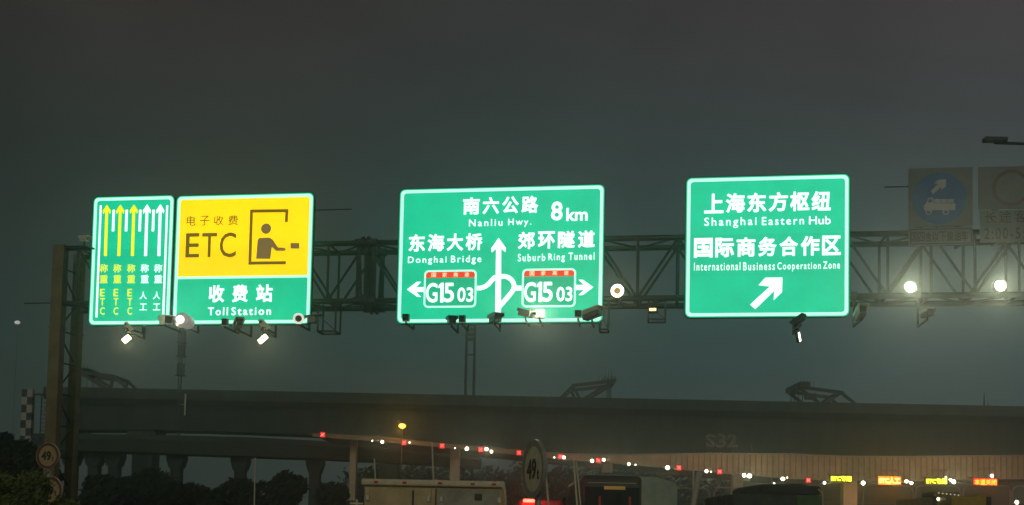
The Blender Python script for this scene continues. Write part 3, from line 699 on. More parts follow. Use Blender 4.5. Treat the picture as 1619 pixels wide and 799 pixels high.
# ------------------------------------------------------------------ big bridge under construction
YB = 160.0
bl = at(98, 632, YB).x; br = 150.0
zt_b = at(800, 645, YB).z; zb_b = at(300, 683, YB).z
br_o = thing('elevated_bridge', 'long dark concrete box girder bridge under construction crossing behind the signs', 'bridge', ((bl + br) / 2, YB, 0))
hw = (br - bl) / 2
b = MB()
haunch = [(98, 682), (300, 683), (600, 694), (800, 711), (1000, 724), (1130, 724), (1250, 724), (1340, 731), (1619, 744), (1800, 738), (2300, 730)]
rings = []
for i in range(61):
    x = -hw + 2 * hw * i / 60
    X = x + (bl + br) / 2; zbt = None
    for (p0, q0), (p1, q1) in zip(haunch, haunch[1:]):
        A0, A1 = at(p0, q0, YB), at(p1, q1, YB)
        if A0.x - 0.01 <= X <= A1.x: zbt = A0.z + (A1.z - A0.z) * (X - A0.x) / (A1.x - A0.x)
    if zbt is None: zbt = zb_b - 3
    prof = [(-6.5, zt_b), (6.5, zt_b), (6.5, zt_b - 0.5), (3.6, zt_b - 1.1), (3.2, zbt), (-3.2, zbt), (-3.6, zt_b - 1.1), (-6.5, zt_b - 0.5)]
    rings.append([b.bm.verts.new((x, p[0], p[1])) for p in prof])
b.bm.faces.new(rings[0]); b.bm.faces.new(rings[-1][::-1])
for r0_, r1_ in zip(rings, rings[1:]):
    for i in range(8): b.bm.faces.new((r0_[i], r0_[(i + 1) % 8], r1_[(i + 1) % 8], r1_[i]))
b.build('girder', M_conc, br_o)
for d in (-6.4, 6.4):
    b = MB(); b.box((0, d, zt_b + 0.55), (2 * hw, 0.25, 1.1)); b.build('parapet', M_conc, br_o)
for px in (617, 1235, 1900, 230):
    x = at(px, 740, YB).x - (bl + br) / 2
    if abs(x) < hw - 2:
        b = MB(); b.box((x, 0, zb_b / 2), (3.2, 3.6, zb_b), bev=0.15); b.box((x, 0, zb_b - 0.8), (4.4, 5.6, 1.6), bev=0.2); b.build('pier', M_conc, br_o)

def traveller(px_pts, label, net):
    """form traveller: a pair of diamond trusses standing on the deck; px_pts = (tip, apex, heel, foot) pixels"""
    P = [at(*p, YB - 3) for p in px_pts]
    base = P[3].copy()
    r = thing('form_traveller', label, 'construction rig', (base.x, YB, zt_b))
    L = [p - Vector((base.x, YB - 3, zt_b)) for p in P]
    tip, apex, heel, foot = L
    for d in (-3.0, 3.0):
        b = MB(); o = Vector((0, d, 0))
        q = [Vector((v.x, 0, v.z)) + o for v in (tip, apex, heel, foot)]
        t_, a_, h_, f_ = q
        f_.z = max(f_.z, 1.0)
        b.bar(t_, a_, 0.50); b.bar(a_, h_, 0.42); b.bar(f_, h_, 0.35); b.bar(t_, f_, 0.46)
        b.bar(f_, a_, 0.40)
        b.bar((f_.x, d, 0), (f_.x, d, 0.7), 0.8); b.bar((h_.x, d, 0), (h_.x, d, 0.7), 0.6)
        b.build('diamond_truss', M_dsteel, r)
    b = MB()
    for v in (tip, apex): b.bar((v.x, -3.6, v.z), (v.x, 3.6, v.z), 0.4)
    sg = -1 if tip.x < 0 else 1
    for i in range(4): b.bar((tip.x * (1 - 0.1 * i), -4.2 + i * 0.2, tip.z + 0.45), (tip.x * (1 - 0.1 * i), 4.2, tip.z + 0.45), 0.16)
    if net: b.box((tip.x * 0.80, 0, tip.z + 0.35), (abs(tip.x) * 0.42, 8.0, 0.7)); b.box((tip.x * 0.5, -3.0, tip.z * 0.62), (abs(tip.x) * 0.5, 0.3, 1.0))
    b.build('cross_beam', M_dsteel, r)
    b = MB()
    for d in (-3.3, -1.1, 1.1, 3.3):
        b.tube((tip.x - sg * 0.6, d, tip.z), (tip.x - sg * 0.6, d, -0.6), 0.07, 6)
    for i in range(5): b.tube((tip.x * 0.9 - sg * i * 0.5, -3.2, tip.z), (tip.x * 0.9 - sg * i * 0.5, -3.2, tip.z + 1.5 - 0.15 * i), 0.04, 5)
    b.build('hanger_rod', M_dsteel, r)
traveller(((124, 588), (179, 595), (214, 626), (174, 628)), 'dark form traveller on the bridge deck at far left near the column', False)
traveller(((972, 602), (906, 610), (880, 636), (918, 640)), 'dark form traveller on the bridge deck below the glowing ring light', False)
traveller(((1262, 612), (1330, 621), (1362, 647), (1300, 649)), 'dark form traveller on the bridge deck below the hub board', True)

# ------------------------------------------------------------------ low viaduct ramp in front of it at the left
YV = 140.0
va = thing('ramp_viaduct', 'low concrete ramp viaduct on flared piers beneath the big bridge', 'viaduct', (at(350, 750, YV).x, YV, 0))
ox = va.location.x
top = [(60, 697), (107, 698), (240, 699), (400, 703), (500, 708), (610, 716), (760, 730)]
bot = [(60, 713), (107, 714), (240, 718), (400, 724), (500, 727), (610, 732), (760, 741)]
b = MB()
A = [at(*p, YV) for p in top]; B = [at(*p, YV) for p in bot]
for d0, d1, zo in ((-4, 4, 0),):
    ring = []
    for a, c in zip(A, B):
        ring.append([b.bm.verts.new((a.x - ox, d0, a.z)), b.bm.verts.new((a.x - ox, d1, a.z)), b.bm.verts.new((a.x - ox, d1 - 1.5, c.z)), b.bm.verts.new((a.x - ox, d0 + 0.6, c.z))])
    for i in range(len(ring) - 1):
        for j in range(4): b.bm.faces.new((ring[i][j], ring[i][(j + 1) % 4], ring[i + 1][(j + 1) % 4], ring[i + 1][j]))
    b.bm.faces.new(ring[0]); b.bm.faces.new(ring[-1][::-1])
b.build('deck', M_conc2, va)
for d in (-3.9, 3.9):
    b = MB()
    for i in range(len(A) - 1): b.bar((A[i].x - ox, d, A[i].z + 0.35), (A[i + 1].x - ox, d, A[i + 1].z + 0.35), 0.2, 0.7)
    b.build('parapet', M_conc2, va)
for px in (114, 150, 182, 280, 381, 499):
    c = at(px, 730, YV); x = c.x - ox
    zc = [bb.z for aa, bb in zip(A, B)]
    # height of the deck bottom here
    for i in range(len(B) - 1):
        if B[i].x <= c.x <= B[i + 1].x:
            t = (c.x - B[i].x) / (B[i + 1].x - B[i].x); zz = B[i].z + t * (B[i + 1].z - B[i].z)
    b = MB()
    b.box((x, 0, (zz - 1.4) / 2), (1.5, 1.5, zz - 1.4), bev=0.2)
    pr = [(x - 0.75, zz - 1.9), (x + 0.75, zz - 1.9), (x + 1.15, zz - 0.7), (x + 1.15, zz - 0.01), (x - 1.15, zz - 0.01), (x - 1.15, zz - 0.7)]
    b.prism(pr, -1.1, 1.1)
    b.build('pier', M_conc2, va)

# ------------------------------------------------------------------ toll canopy
YC = 120.0
edge = [(495, 686, 690), (600, 691, 698), (700, 702.5, 707), (800, 711, 717), (900, 718, 727), (1000, 719, 735), (1120, 717, 746), (1250, 718, 757), (1340, 722, 760), (1450, 722, 760), (1619, 720, 757), (1760, 718, 753), (1950, 716, 750)]
T = [at(x, t, YC) for x, t, c in edge]; Bm = [at(x, c, YC) for x, t, c in edge]
ca = thing('toll_canopy', 'long curved toll plaza canopy with ribbed brown fascia lit by lane lamps', 'toll canopy', (20, YC, 0))
def cy_at(px, which):
    for i in range(len(edge) - 1):
        if edge[i][0] <= px <= edge[i + 1][0]:
            t = (px - edge[i][0]) / (edge[i + 1][0] - edge[i][0]); return edge[i][which] + t * (edge[i + 1][which] - edge[i][which])
    return edge[-1][which]
b = MB(); R4 = []
for t, c in zip(T, Bm):
    R4.append([b.bm.verts.new((t.x - 20, 0, t.z)), b.bm.verts.new((t.x - 20, 0.4, t.z)), b.bm.verts.new((t.x - 20, 0.4, c.z)), b.bm.verts.new((t.x - 20, 0, c.z))])
for i in range(len(R4) - 1):
    for j in range(4): b.bm.faces.new((R4[i][j], R4[i][(j + 1) % 4], R4[i + 1][(j + 1) % 4], R4[i + 1][j]))
b.bm.faces.new(R4[0]); b.bm.faces.new(R4[-1][::-1])
fa = b.build('fascia', M_fascia, ca)
b = MB()
for px in range(1060, 1940, 9):
    t = at(px, cy_at(px, 1) + 1.2, YC); c = at(px, cy_at(px, 2) - 1.5, YC)
    b.box((t.x - 20, -0.06, (t.z + c.z) / 2), (0.10, 0.12, t.z - c.z))
b.build('standing_seam', mat('seam_brown', (0.19, 0.135, 0.085), 0.6, var=0.2), fa)
b = MB()
for i in range(len(T) - 1):
    b.bar((T[i].x - 20, -0.08, T[i].z - 0.02), (T[i + 1].x - 20, -0.08, T[i + 1].z - 0.02), 0.18)
    b.bar((Bm[i].x - 20, -0.10, Bm[i].z), (Bm[i + 1].x - 20, -0.10, Bm[i + 1].z), 0.12)
b.build('edge_trim', mat('canopy_trim', (0.26, 0.24, 0.18), 0.5, var=0.15), ca)
b = MB(); R4 = []
for t, c in zip(T, Bm):
    zc = c.z + 0.15; zt_ = max(t.z - 0.25, zc + 0.1)
    R4.append([b.bm.verts.new((t.x - 20, 0.42, zt_)), b.bm.verts.new((t.x - 20, 15, zt_)), b.bm.verts.new((t.x - 20, 15, zc)), b.bm.verts.new((t.x - 20, 0.42, zc))])
for i in range(len(R4) - 1):
    for j in range(4): b.bm.faces.new((R4[i][j], R4[i][(j + 1) % 4], R4[i + 1][(j + 1) % 4], R4[i + 1][j]))
b.bm.faces.new(R4[0]); b.bm.faces.new(R4[-1][::-1])
b.build('roof', M_roof, ca)
for px, wd in ((1342, 1.75), (1650, 1.5), (960, 1.3), (1165, 1.3), (720, 1.2), (560, 0.8)):
    c = at(px, cy_at(px, 2), YC + 4); zz = Bm[0].z
    for i in range(len(edge) - 1):
        if edge[i][0] <= px <= edge[i + 1][0]:
            t = (px - edge[i][0]) / (edge[i + 1][0] - edge[i][0]); zz = Bm[i].z + t * (Bm[i + 1].z - Bm[i].z)
    b = MB(); b.box((c.x - 20, 4, zz / 2 + 0.1), (wd, 1.2, zz + 0.1), bev=0.08); b.build('column', mat('canopy_column_cream', (0.52, 0.47, 0.34), 0.6, var=0.15, scale=1), ca)
# added backdrop block behind the canopy; lamp-brown haze put into its wall colour
M_wall = mat('backdrop_haze_brown', (0.16, 0.12, 0.09), 0.75, var=0.2, scale=0.5)
x0, x1 = at(1175, 760, 142).x, at(1760, 760, 142).x
tb = thing('toll_backdrop', 'long low brown toll office behind the canopy columns', 'building', ((x0 + x1) / 2, 142, 0))
ztb = at(1400, 758, 142).z; hw_ = (x1 - x0) / 2
b = MB(); b.box((0, 4, ztb / 2), (2 * hw_, 8, ztb)); b.build('wall', M_wall, tb)
b = MB(); b.box((0, 3.6, ztb + 0.15), (2 * hw_ + 1, 9.4, 0.3)); b.box((0, -0.5, ztb * 0.62), (2 * hw_ + 0.4, 1.1, 0.22)); b.build('roof', M_roof, tb)
for i in range(14):
    xx = -hw_ + (i + 0.5) * 2 * hw_ / 14
    b = MB(); b.box((xx, -0.02, ztb * 0.42), (2.2, 0.06, 1.5)); b.build('window', M_glass, tb)
# roof letters
b = MB()
def on_c(px, py, d=0.0): 
    c = at(px, py, YC + d); return (c.x - 20, c.z)
a0, a1 = on_c(1116, 697), on_c(1166, 697); zc = on_c(1140, 697)[1]
text(b, 'S32', (a0[0] + a1[0]) / 2, zc, a1[0] - a0[0], 1.65, 0.10, 0.03, 0.2)
for x in (1122, 1140, 1158, 1190, 1230):
    q = on_c(x, 700); z0_ = on_c(x, cy_at(x, 1))[1]
    b.bar((q[0], 0.2, z0_ - 0.1), (q[0], 0.2, q[1] + (0.3 if x < 1170 else 0.1)), 0.08); b.bar((q[0], 1.4, z0_ - 0.4), (q[0], 0.2, q[1]), 0.06)
b.build('roof_lettering', mat('roof_letter_grey', (0.10, 0.10, 0.095), 0.6, var=0.3), ca)
# painted red lane names on the fascia
b = MB()
for x, y in ((1352, 749), (1404, 745), (1484, 744.5), (1560, 741.5)):
    q = on_c(x, y); text(b, 'ETC专用', q[0], q[1], 1.9 if x != 1352 else 1.1, 0.42, -0.13, 0.02, 0.02)
b.build('fascia_lettering', mat('fascia_red_letter', (0.35, 0.02, 0.015), 0.6, var=0.1), ca)

# ---- red lane signals
def signal(px, py, label, size=0.60, pole=False):
    Y = YC - 1.4; c = at(px, py, Y)
    r = thing('lane_signal', label, 'lane signal', c, 0, 'red cross lane signals of the toll plaza')
    h = size / 2
    b = MB(); b.box((0, 0.14, 0), (size + 0.1, 0.24, size + 0.1), bev=0.03); b.build('housing', M_black, r)
    b = MB(); b.box((0, 0.012, 0), (size, 0.012, size)); b.build('face', M_xface, r)
    b = MB()
    for sg in (-1, 1): b.bar((-h * 0.62, 0.0 + sg * 0.002, -sg * h * 0.62), (h * 0.62, 0.0 + sg * 0.002, sg * h * 0.62), 0.17, 0.012)
    b.build('red_cross', M_xcore, r); lamp_light(r, (0, -0.5, -h), 26, (1.0, 0.05, 0.03), radius=0.15)
    zc = at(px, cy_at(px, 2), YC).z - c.z
    b = MB()
    if not pole:
        b.bar((0, 0.2, h), (0, 0.2, max(zc, h + 0.1)), 0.07); b.bar((0, 0.2, max(zc, h + 0.1) - 0.03), (0, 1.42, max(zc, h + 0.1) - 0.03), 0.07)
    else:
        b.bar((0, 0.26, 0), (-0.02, 0.5, 0), 0.1)
    b.build('bracket', M_dsteel, r)
signal(510, 687.5, 'red cross signal alone at the far left end of the canopy')
signal(639, 700, 'red cross signal on the pole under the amber street lamp', pole=True)
signal(699, 705, 'dim red cross signal next right after the amber lamp pole')
signal(760, 711, 'red cross signal touching a pair of white lamps left of the oblique weight sign')
signal(820.5, 716, 'red cross signal just left of the oblique weight sign')
signal(886.5, 722, 'red cross signal between the oblique weight sign and the twin leaning poles')
signal(946, 728, 'red cross signal between two white lamps above the bus')
signal(1073.5, 739.6, 'bright red cross signal above the grey box truck right edge')
signal(1138, 746, 'red cross signal above the steel hoops right of the leaning column')
signal(1278, 759.5, 'red cross signal above the green truck')

# ---- white lane lamps
def lane_lamp(px, py, label, r_=0.21):
    Y = YC - 2.0; c = at(px, py, Y); r_ *= random.uniform(0.8, 1.2)
    r = thing('lane_lamp', label, 'lamp', c, 0, 'white lane lamps under the toll canopy')
    b = MB(); b.ball((0, 0, 0), r_, 8, (1, 0.6, 1)); b.build('bulb', M_lamp_sm, r, smooth=True); lamp_light(r, (0, -0.30, -0.05), 80 * (r_ / 0.21) ** 2, (1.0, 0.80, 0.50), 165 if px < 1040 else None, radius=0.1)
    zc = at(px, cy_at(px, 2), YC).z - c.z
    b = MB(); b.tube((0, 0.06, 0.0), (0, 0.34, 0.05), r_ * 0.7, 14, r_ * 0.5); b.bar((0, 0.3, 0.03), (0, 2.02, max(0.1, zc)), 0.06); b.build('bracket', M_dsteel, r)
SM = 0.08
for a in ((588.6, 697.3, 'tiny white lamp at the left end of the canopy', SM), (604.3, 699, 'white lamp left of the amber street lamp pole'),
          (647.5, 700, 'tiny white lamp right of the red cross under the amber lamp', SM), (719.5, 708.8, 'tiny white lamp right of the dim red cross', SM),
          (738, 709.8, 'white lamp between the dim red cross and the paired lamps'), (769, 710.3, 'white lamp touching the right side of a red cross'),
          (777, 714.4, 'white lamp left of the red cross beside the oblique weight sign'), (876.4, 723.4, 'tiny white lamp right of the oblique weight sign', SM),
          (891.5, 723.5, 'white lamp touching the red cross left of the twin leaning poles'), (936.2, 729, 'white lamp on the left of the red cross above the bus'),
          (954.6, 727.2, 'white lamp on the right of the red cross above the bus', 0.22), (994.3, 734, 'lone white lamp above the bus roof unit'),
          (1004.8, 735.2, 'tiny white lamp right of the lone lamp above the bus', SM), (1055.2, 739.8, 'white lamp left of the bright red cross above the grey truck'),
          (1117, 745.3, 'white lamp above the leaning column', 0.22), (1124.2, 745.9, 'tiny white lamp left of the red cross above the hoops', SM),
          (1176.5, 751.9, 'left one of the close lamp pair above the dark covered truck'), (1185, 752.7, 'right one of the close lamp pair above the dark covered truck'),
          (1237.5, 757.4, 'white lamp above the dark tarpaulin of the green truck'), (1244.7, 755.3, 'tiny lamp at the upper right of the lamp above the tarpaulin', SM),
          (1223.8, 764.2, 'tiny low lamp at the left edge of the dark tarpaulin', SM), (1303.6, 763.6, 'white lamp left of the first yellow lane display'),
          (1364.7, 764, 'white lamp between the first yellow display and the orange display'), (1433, 761.4, 'left one of the close lamp pair right of the orange display'),
          (1440.5, 764, 'right one of the close lamp pair right of the orange display'), (1495.4, 756, 'white lamp at the upper right corner of the second yellow display'),
          (1503, 759, 'small white lamp right of the second yellow display', 0.16), (1508, 762, 'low white lamp right of the second yellow display'), (1568, 752.5, 'white lamp over the upper right of the red display'),
          (1607.7, 794.5, 'low white lamp in the bottom right corner', 0.22)):
    lane_lamp(*a)

# ---- LED lane displays
def led(px, py, w, h, body, m, mf, label, halo=None):
    Y = YC - 2.2; c = at(px, py, Y)
    r = thing('lane_display', label, 'lane display', c, R(1.0), 'electronic lane displays under the toll canopy')
    b = MB(); b.box((0, 0.16, 0), (w + 0.34, 0.28, h + 0.34), bev=0.04); b.build('housing', M_black, r)
    b = MB(); b.box((0, 0.012, 0), (w + 0.24, 0.012, h + 0.24)); b.build('face', mf, r)
    b = MB(); text(b, body, 0, 0, w, h, 0.004, 0.03, 0.02); b.build('lettering', m, r); lamp_light(r, (0, -0.9, -h * 0.9), *halo, radius=0.3)
    zc = at(px, cy_at(px, 2), YC).z - c.z + 0.1
    b = MB()
    for x in (-w * 0.35, w * 0.35): b.bar((x, 0.25, 0), (x, 2.2, max(zc, h)), 0.08)
    b.build('bracket', M_dsteel, r)
led(1330, 757, 2.35, 0.66, 'ETC专用', M_ledy, M_ledyf, 'yellow lit lane display above the cream column', (30, (1.0, 0.75, 0.03)))
led(1406.5, 760, 2.45, 0.72, 'ETC人工', M_ledo, M_ledof, 'overexposed orange lane display in the middle of the canopy', (420, (1.0, 0.27, 0.02)))
led(1480.5, 761, 2.35, 0.66, 'ETC专用', M_ledy, M_ledyf, 'yellow lit lane display between the orange and red displays', (30, (1.0, 0.75, 0.03)))
led(1558, 762.5, 2.6, 0.70, '本道关闭', M_ledr, M_ledrf, 'red lit lane display with four orange characters at the right', (200, (1.0, 0.06, 0.02)))

# ------------------------------------------------------------------ street lamps, masts, poles
def street_lamp(px, py_head, Y, label, arm=0.0, lit=None, pole_r=0.09, arm_len=1.2, pole_px=None):
    c = at(px, py_head, Y); pp = at(pole_px if pole_px is not None else px, py_head, Y)
    r = thing('street_lamp', label, 'street lamp', (pp.x, Y, 0), 0)
    dx = c.x - pp.x
    b = MB(); b.tube((0, 0, 0), (0, 0, c.z + 0.02), pole_r, 10, pole_r * 0.7); b.tube((0, 0, 0), (0, 0, 0.5), pole_r * 2, 10); b.build('pole', M_dsteel, r)
    if abs(dx) > 0.05:
        b = MB(); b.tube((0, 0, c.z - 0.05), (dx, 0, c.z), pole_r * 0.45, 8); b.build('arm', M_dsteel, r)
    b = MB(); b.box((dx, -0.05, c.z + 0.08), (0.8 if lit is None else 0.7, 0.3, 0.16), bev=0.05); b.build('head', M_dsteel, r)
    if lit is not None:
        b = MB(); b.ball((dx, -0.12, c.z - 0.03), 0.36, 8, (1.2, 0.7, 0.8)); b.build('bulb', lit, r, smooth=True)
        if lit is M_amber: lamp_light(r, (dx, -0.55, c.z - 0.1), 260, (1.0, 0.42, 0.06), radius=0.15)
    return r
street_lamp(636, 673.5, YC - 0.6, 'lit amber street lamp on a thin pole in front of the bridge', lit=M_amber, pole_r=0.11)
street_lamp(1572, 226, 34, 'unlit street lamp arm reaching in at the upper right edge', pole_px=1720, pole_r=0.12)
street_lamp(28, 510, 150, 'tiny pale far street lamp left of the gantry column', pole_r=0.022, lit=mat('far_lamp', (0.7, 0.7, 0.6), 0.4, 0, (0.9, 0.95, 0.8), 0.45, 0))
def pole(px0, py0, px1, Y, rad, label, m=M_galv, name='marker_pole', flat=False):
    a = at(px0, py0, Y); c = at(px1, 799, Y)
    d = (c - a); bt = a + d * (a.z / (a.z - c.z))
    r = thing(name, label, 'pole', bt)
    b = MB(); b.tube((0, 0, 0), a - bt, rad * 1.1, 12, rad); b.tube((0, 0, 0), (0, 0, 0.1), rad * 2, 12); b.build('shaft', m, r, smooth=False)
    b = MB(); b.ball(a - bt, rad * 1.05, 6); b.build('cap', m, r)
M_pale = mat('pale_pole', (0.60, 0.58, 0.44), 0.5, 0.1, var=0.15)
pole(907, 728, 912.5, 24, 0.024, 'left one of the twin leaning pale poles beside the bus', M_pale)
pole(911.5, 731, 918, 24, 0.018, 'right one of the twin leaning pale poles beside the bus', M_pale)
pole(860, 723, 867.5, 24, 0.022, 'leaning pale pole just right of the oblique weight sign', M_pale)
pole(1105, 751, 1096, 30, 0.085, 'thick leaning pale column right of the grey box truck', mat('pale_column', (0.42, 0.42, 0.36), 0.6, var=0.15), 'leaning_column')
pole(1096.5, 744, 1096, 60, 0.05, 'short thin post left of the thick leaning column', M_pale)
pole(965, 732, 966, 80, 0.07, 'short thin post above the bus roof', M_pale)
pole(403.5, 725, 402, 70, 0.05, 'thin pale pole in front of the ramp viaduct', M_pale)
pole(592, 726, 595, 80, 0.05, 'short thin pole above the left roof edge of the tan truck', M_pale)
pole(683, 700, 687, 80, 0.06, 'leaning thin pole behind the middle of the tan truck', M_pale)
# lattice mast with antennas
c = at(288, 527, 150)
r = thing('antenna_mast', 'tall slim lattice antenna mast rising behind the toll station board', 'mast', (c.x, 150, 0))
b = MB(); hgt = c.z + 6
for dx, dy in ((-0.3, -0.3), (0.3, -0.3), (0.0, 0.3)): b.tube((dx, dy, 0), (dx * 0.6, dy * 0.6, hgt), 0.07, 6)
for i in range(int(hgt / 1.2)):
    k = 1 - 0.4 * i / (hgt / 1.2)
    b.tube((-0.3 * k, -0.3 * k, i * 1.2), (0.3 * k, -0.3 * k, i * 1.2 + 1.2), 0.035, 5); b.tube((0.3 * k, -0.3 * k, i * 1.2), (0, 0.3 * k, i * 1.2 + 1.2), 0.035, 5)
b.build('lattice', M_dsteel, r)
for zz, n_ in ((c.z - 0.5, 6), (c.z - 2.6, 6), (c.z - 5.4, 4)):
    b = MB()
    for i in range(n_):
        a = i * 2 * math.pi / n_; b.box((0.46 * math.cos(a), 0.46 * math.sin(a), zz), (0.22, 0.22, 1.7), bev=0.03)
    b.tube((0, 0, zz - 1.0), (0, 0, zz - 0.9), 0.8, 12)
    b.build('antenna', M_dsteel, r)
b = MB(); b.box((0.9, -0.2, at(290, 640, 150).z), (0.16, 0.16, 3.2)); b.box((0.5, -0.2, at(290, 640, 150).z), (0.9, 0.06, 0.06)); b.build('side_antenna', M_camw, r)
# twin post portal mast behind the bridge
c = at(745, 505, 182)
r = thing('twin_post_mast', 'grey twin post mast standing behind the bridge below the junction board', 'mast', (c.x, 182, 0))
for dx in (-0.75, 0.75):
    b = MB(); b.tube((dx, 0, 0), (dx, 0, c.z + 8), 0.30, 10, 0.24); b.build('post', M_dsteel, r)
b = MB()
for i in range(4): b.box((0, 0, c.z - 1 - i * 0.9), (1.9, 0.5, 0.6))
b.box((0, 0, c.z - 6.5), (1.5, 0.3, 0.3)); b.build('cross_piece', M_dsteel, r)
# two spires at the right on the bridge
for px, py, lb in ((1556, 621, 'taller thin spire above the bridge at the far right'), (1562.5, 637, 'shorter thin spire above the bridge at the far right')):
    c = at(px, py, 163); z0_ = zt_b
    r = thing('thin_spire', lb, 'mast', (c.x, 163, z0_), 0)
    b = MB(); b.tube((0, 0, 0), (0, 0, c.z - z0_), 0.26, 8, 0.05); b.build('shaft', M_dsteel, r)
    b = MB(); b.box((0, 0, 0.15), (0.9, 0.9, 0.3)); b.build('base', M_dsteel, r)
# checkered tower
YT = 112
c = at(45, 616, YT)
r = thing('checkered_tower', 'black and white checkered tower panel left of the gantry column', 'tower', (c.x, YT, 0))
b1, b2 = MB(), MB()
hh = (at(45, 616, YT).z - at(45, 702, YT).z) / 7; ww = 0.60
for i in range(12):
    for j in range(2):
        bb = b1 if (i + j) % 2 else b2
        bb.box(((j - 0.5) * ww, 0, c.z - (i + 0.5) * hh), (ww, 0.5, hh))
b1.build('white_panel', mat('checker_white', (0.42, 0.42, 0.40), 0.6, var=0.2), r); b2.build('black_panel', M_black, r)
b = MB(); xl = at(54, 640, YT).x - c.x; xr = at(74, 640, YT).x - c.x; zt_t = at(60, 624, YT).z; zb_t = at(60, 690, YT).z
for x in (xl, (xl + xr) / 2 + 0.1, xr): b.bar((x, 0, 0), (x, 0, zt_t), 0.10)
for i in range(12): b.bar(((xl + xr) / 2 + 0.1, 0, zt_t - i * 0.45), (xr, 0, zt_t - i * 0.45), 0.06)
b.bar((0.5, 0, zt_t), (xr + 0.1, 0, zt_t), 0.2)
b.box(((xl + xr) / 2, 0, zb_t), (xr - xl, 0.8, 0.5)); b.build('ladder_frame', M_dsteel, r)

# ------------------------------------------------------------------ weight limit signs
def weight_sign(px, py, Y, rad, rz, label, post_to=0.0, face=M_tan, tilt=0.0, ringm=M_ringred, group=None, post=True, body='49'):
    c = at(px, py, Y)
    r = thing('weight_limit_sign', label, 'road sign', (c.x, c.y, 0), rz, group)
    b = MB(); b.prism(circ(0, c.z, rad, 48), 0, 0.03); b.build('face', face, r)
    b = MB(); b.ring(circ(0, c.z, rad * 1.0, 48), circ(0, c.z, rad * 0.80, 48), -0.005, 0.02); b.build('red_ring', ringm, r)
    b = MB(); b.ring(circ(0, c.z, rad * 1.04, 48), circ(0, c.z, rad * 1.001, 48), -0.015, 0.04); b.build('rim', M_galv, r)
    b = MB(); text(b, body, -rad * 0.12, c.z, rad * 0.88, rad * 0.74, -0.004, 0.035, 0.01); text(b, 't', rad * 0.48, c.z - rad * 0.2, rad * 0.16, rad * 0.36, -0.004, 0.03, 0.01); b.build('lettering', M_ink, r)
    if post:
        b = MB(); b.tube((0, 0.085, 0), (0, 0.085, c.z + rad * 0.9), 0.045, 12); b.build('post', M_galv, r)
        b = MB()
        for dz in (-rad * 0.5, rad * 0.5): b.box((0, 0.05, c.z + dz), (0.2, 0.04, 0.05))
        b.build('clamp', M_galv, r)
    return r
weight_sign(75.5, 721, 30.3, 0.385, -0.25, 'upper round 49t weight limit sign in front of the left column', group='stacked weight limit signs')
weight_sign(79, 776, 30.0, 0.41, -0.25, 'lower round weight limit sign half hidden by the bushes under the upper one', group='stacked weight limit signs', post=False)
weight_sign(843, 742, 14.5, 0.41, R(-69), 'large 49t weight limit sign seen at a steep angle mid road', face=mat('dull_sign_face', (0.60, 0.55, 0.38), 0.6, var=0.2, scale=8), ringm=mat('dull_ring', (0.26, 0.25, 0.19), 0.6, var=0.2))

# ------------------------------------------------------------------ lane hoops
def hoop(px0, px1, py, Y, label):
    a = at(px0, py, Y); c = at(px1, py + 1, Y); w = c.x - a.x
    r = thing('lane_hoop', label, 'hoop barrier', ((a.x + c.x) / 2, Y, 0), 0, 'steel lane hoops before the toll booths')
    z = (a.z + c.z) / 2; rr = 0.35
    pts = [(-w / 2 - 0.1, 0, 0), (-w / 2, 0, z - rr)] + [(-w / 2 + rr - rr * math.cos(R(t)), 0, z - rr + rr * math.sin(R(t))) for t in (30, 60, 90)] + \
          [(w / 2 - rr + rr * math.sin(R(t)), 0, z - rr + rr * math.cos(R(t))) for t in (0, 30, 60, 90)] + [(w / 2 + 0.1, 0, 0)]
    b = MB(); b.path(pts, 0.045, 8); b.build('bent_tube', mat('hoop_paint', (0.50, 0.40, 0.36), 0.45, 0.2, var=0.15), r)
    b = MB()
    for x in (-w / 2 - 0.1, w / 2 + 0.1): b.box((x, 0, 0.07), (0.3, 0.3, 0.05))
    b.build('foot_plate', M_galv, r)
hoop(1052, 1122, 772, 62, 'steel lane hoop behind the thick leaning column')
hoop(1129, 1180, 771, 62, 'narrow steel lane hoop between the leaning column and the dark covered truck')
hoop(1365, 1443, 768, 62, 'steel lane hoop below the orange display')
hoop(1447, 1518, 768, 62, 'steel lane hoop around the yellow crane truck')
hoop(1523, 1597, 768, 62, 'steel lane hoop below the red display')
hoop(1601, 1680, 769, 62, 'steel lane hoop cut by the right edge')

# ------------------------------------------------------------------ vehicles
def wheels(r, xs, ys, rad=0.48):
    for y in ys:
        for x in xs:
            b = MB(); b.tube((x - 0.13, y, rad), (x + 0.13, y, rad), rad, 24); wl = b.build('wheel', M_rubber, r)
            b = MB(); b.tube((x - 0.14, y, rad), (x + 0.14, y, rad), rad * 0.55, 16); b.build('rim', M_galv, wl)
def vehicle(name, label, cat, px0, px1, py, Y, length, rz=0.0):
    a = at(px0, py, Y); c = at(px1, py, Y); w = c.x - a.x; m = at((px0 + px1) / 2, py, Y)
    r = thing(name, label, cat, (m.x, Y, 0.054), rz)
    return r, w, m.z - 0.054
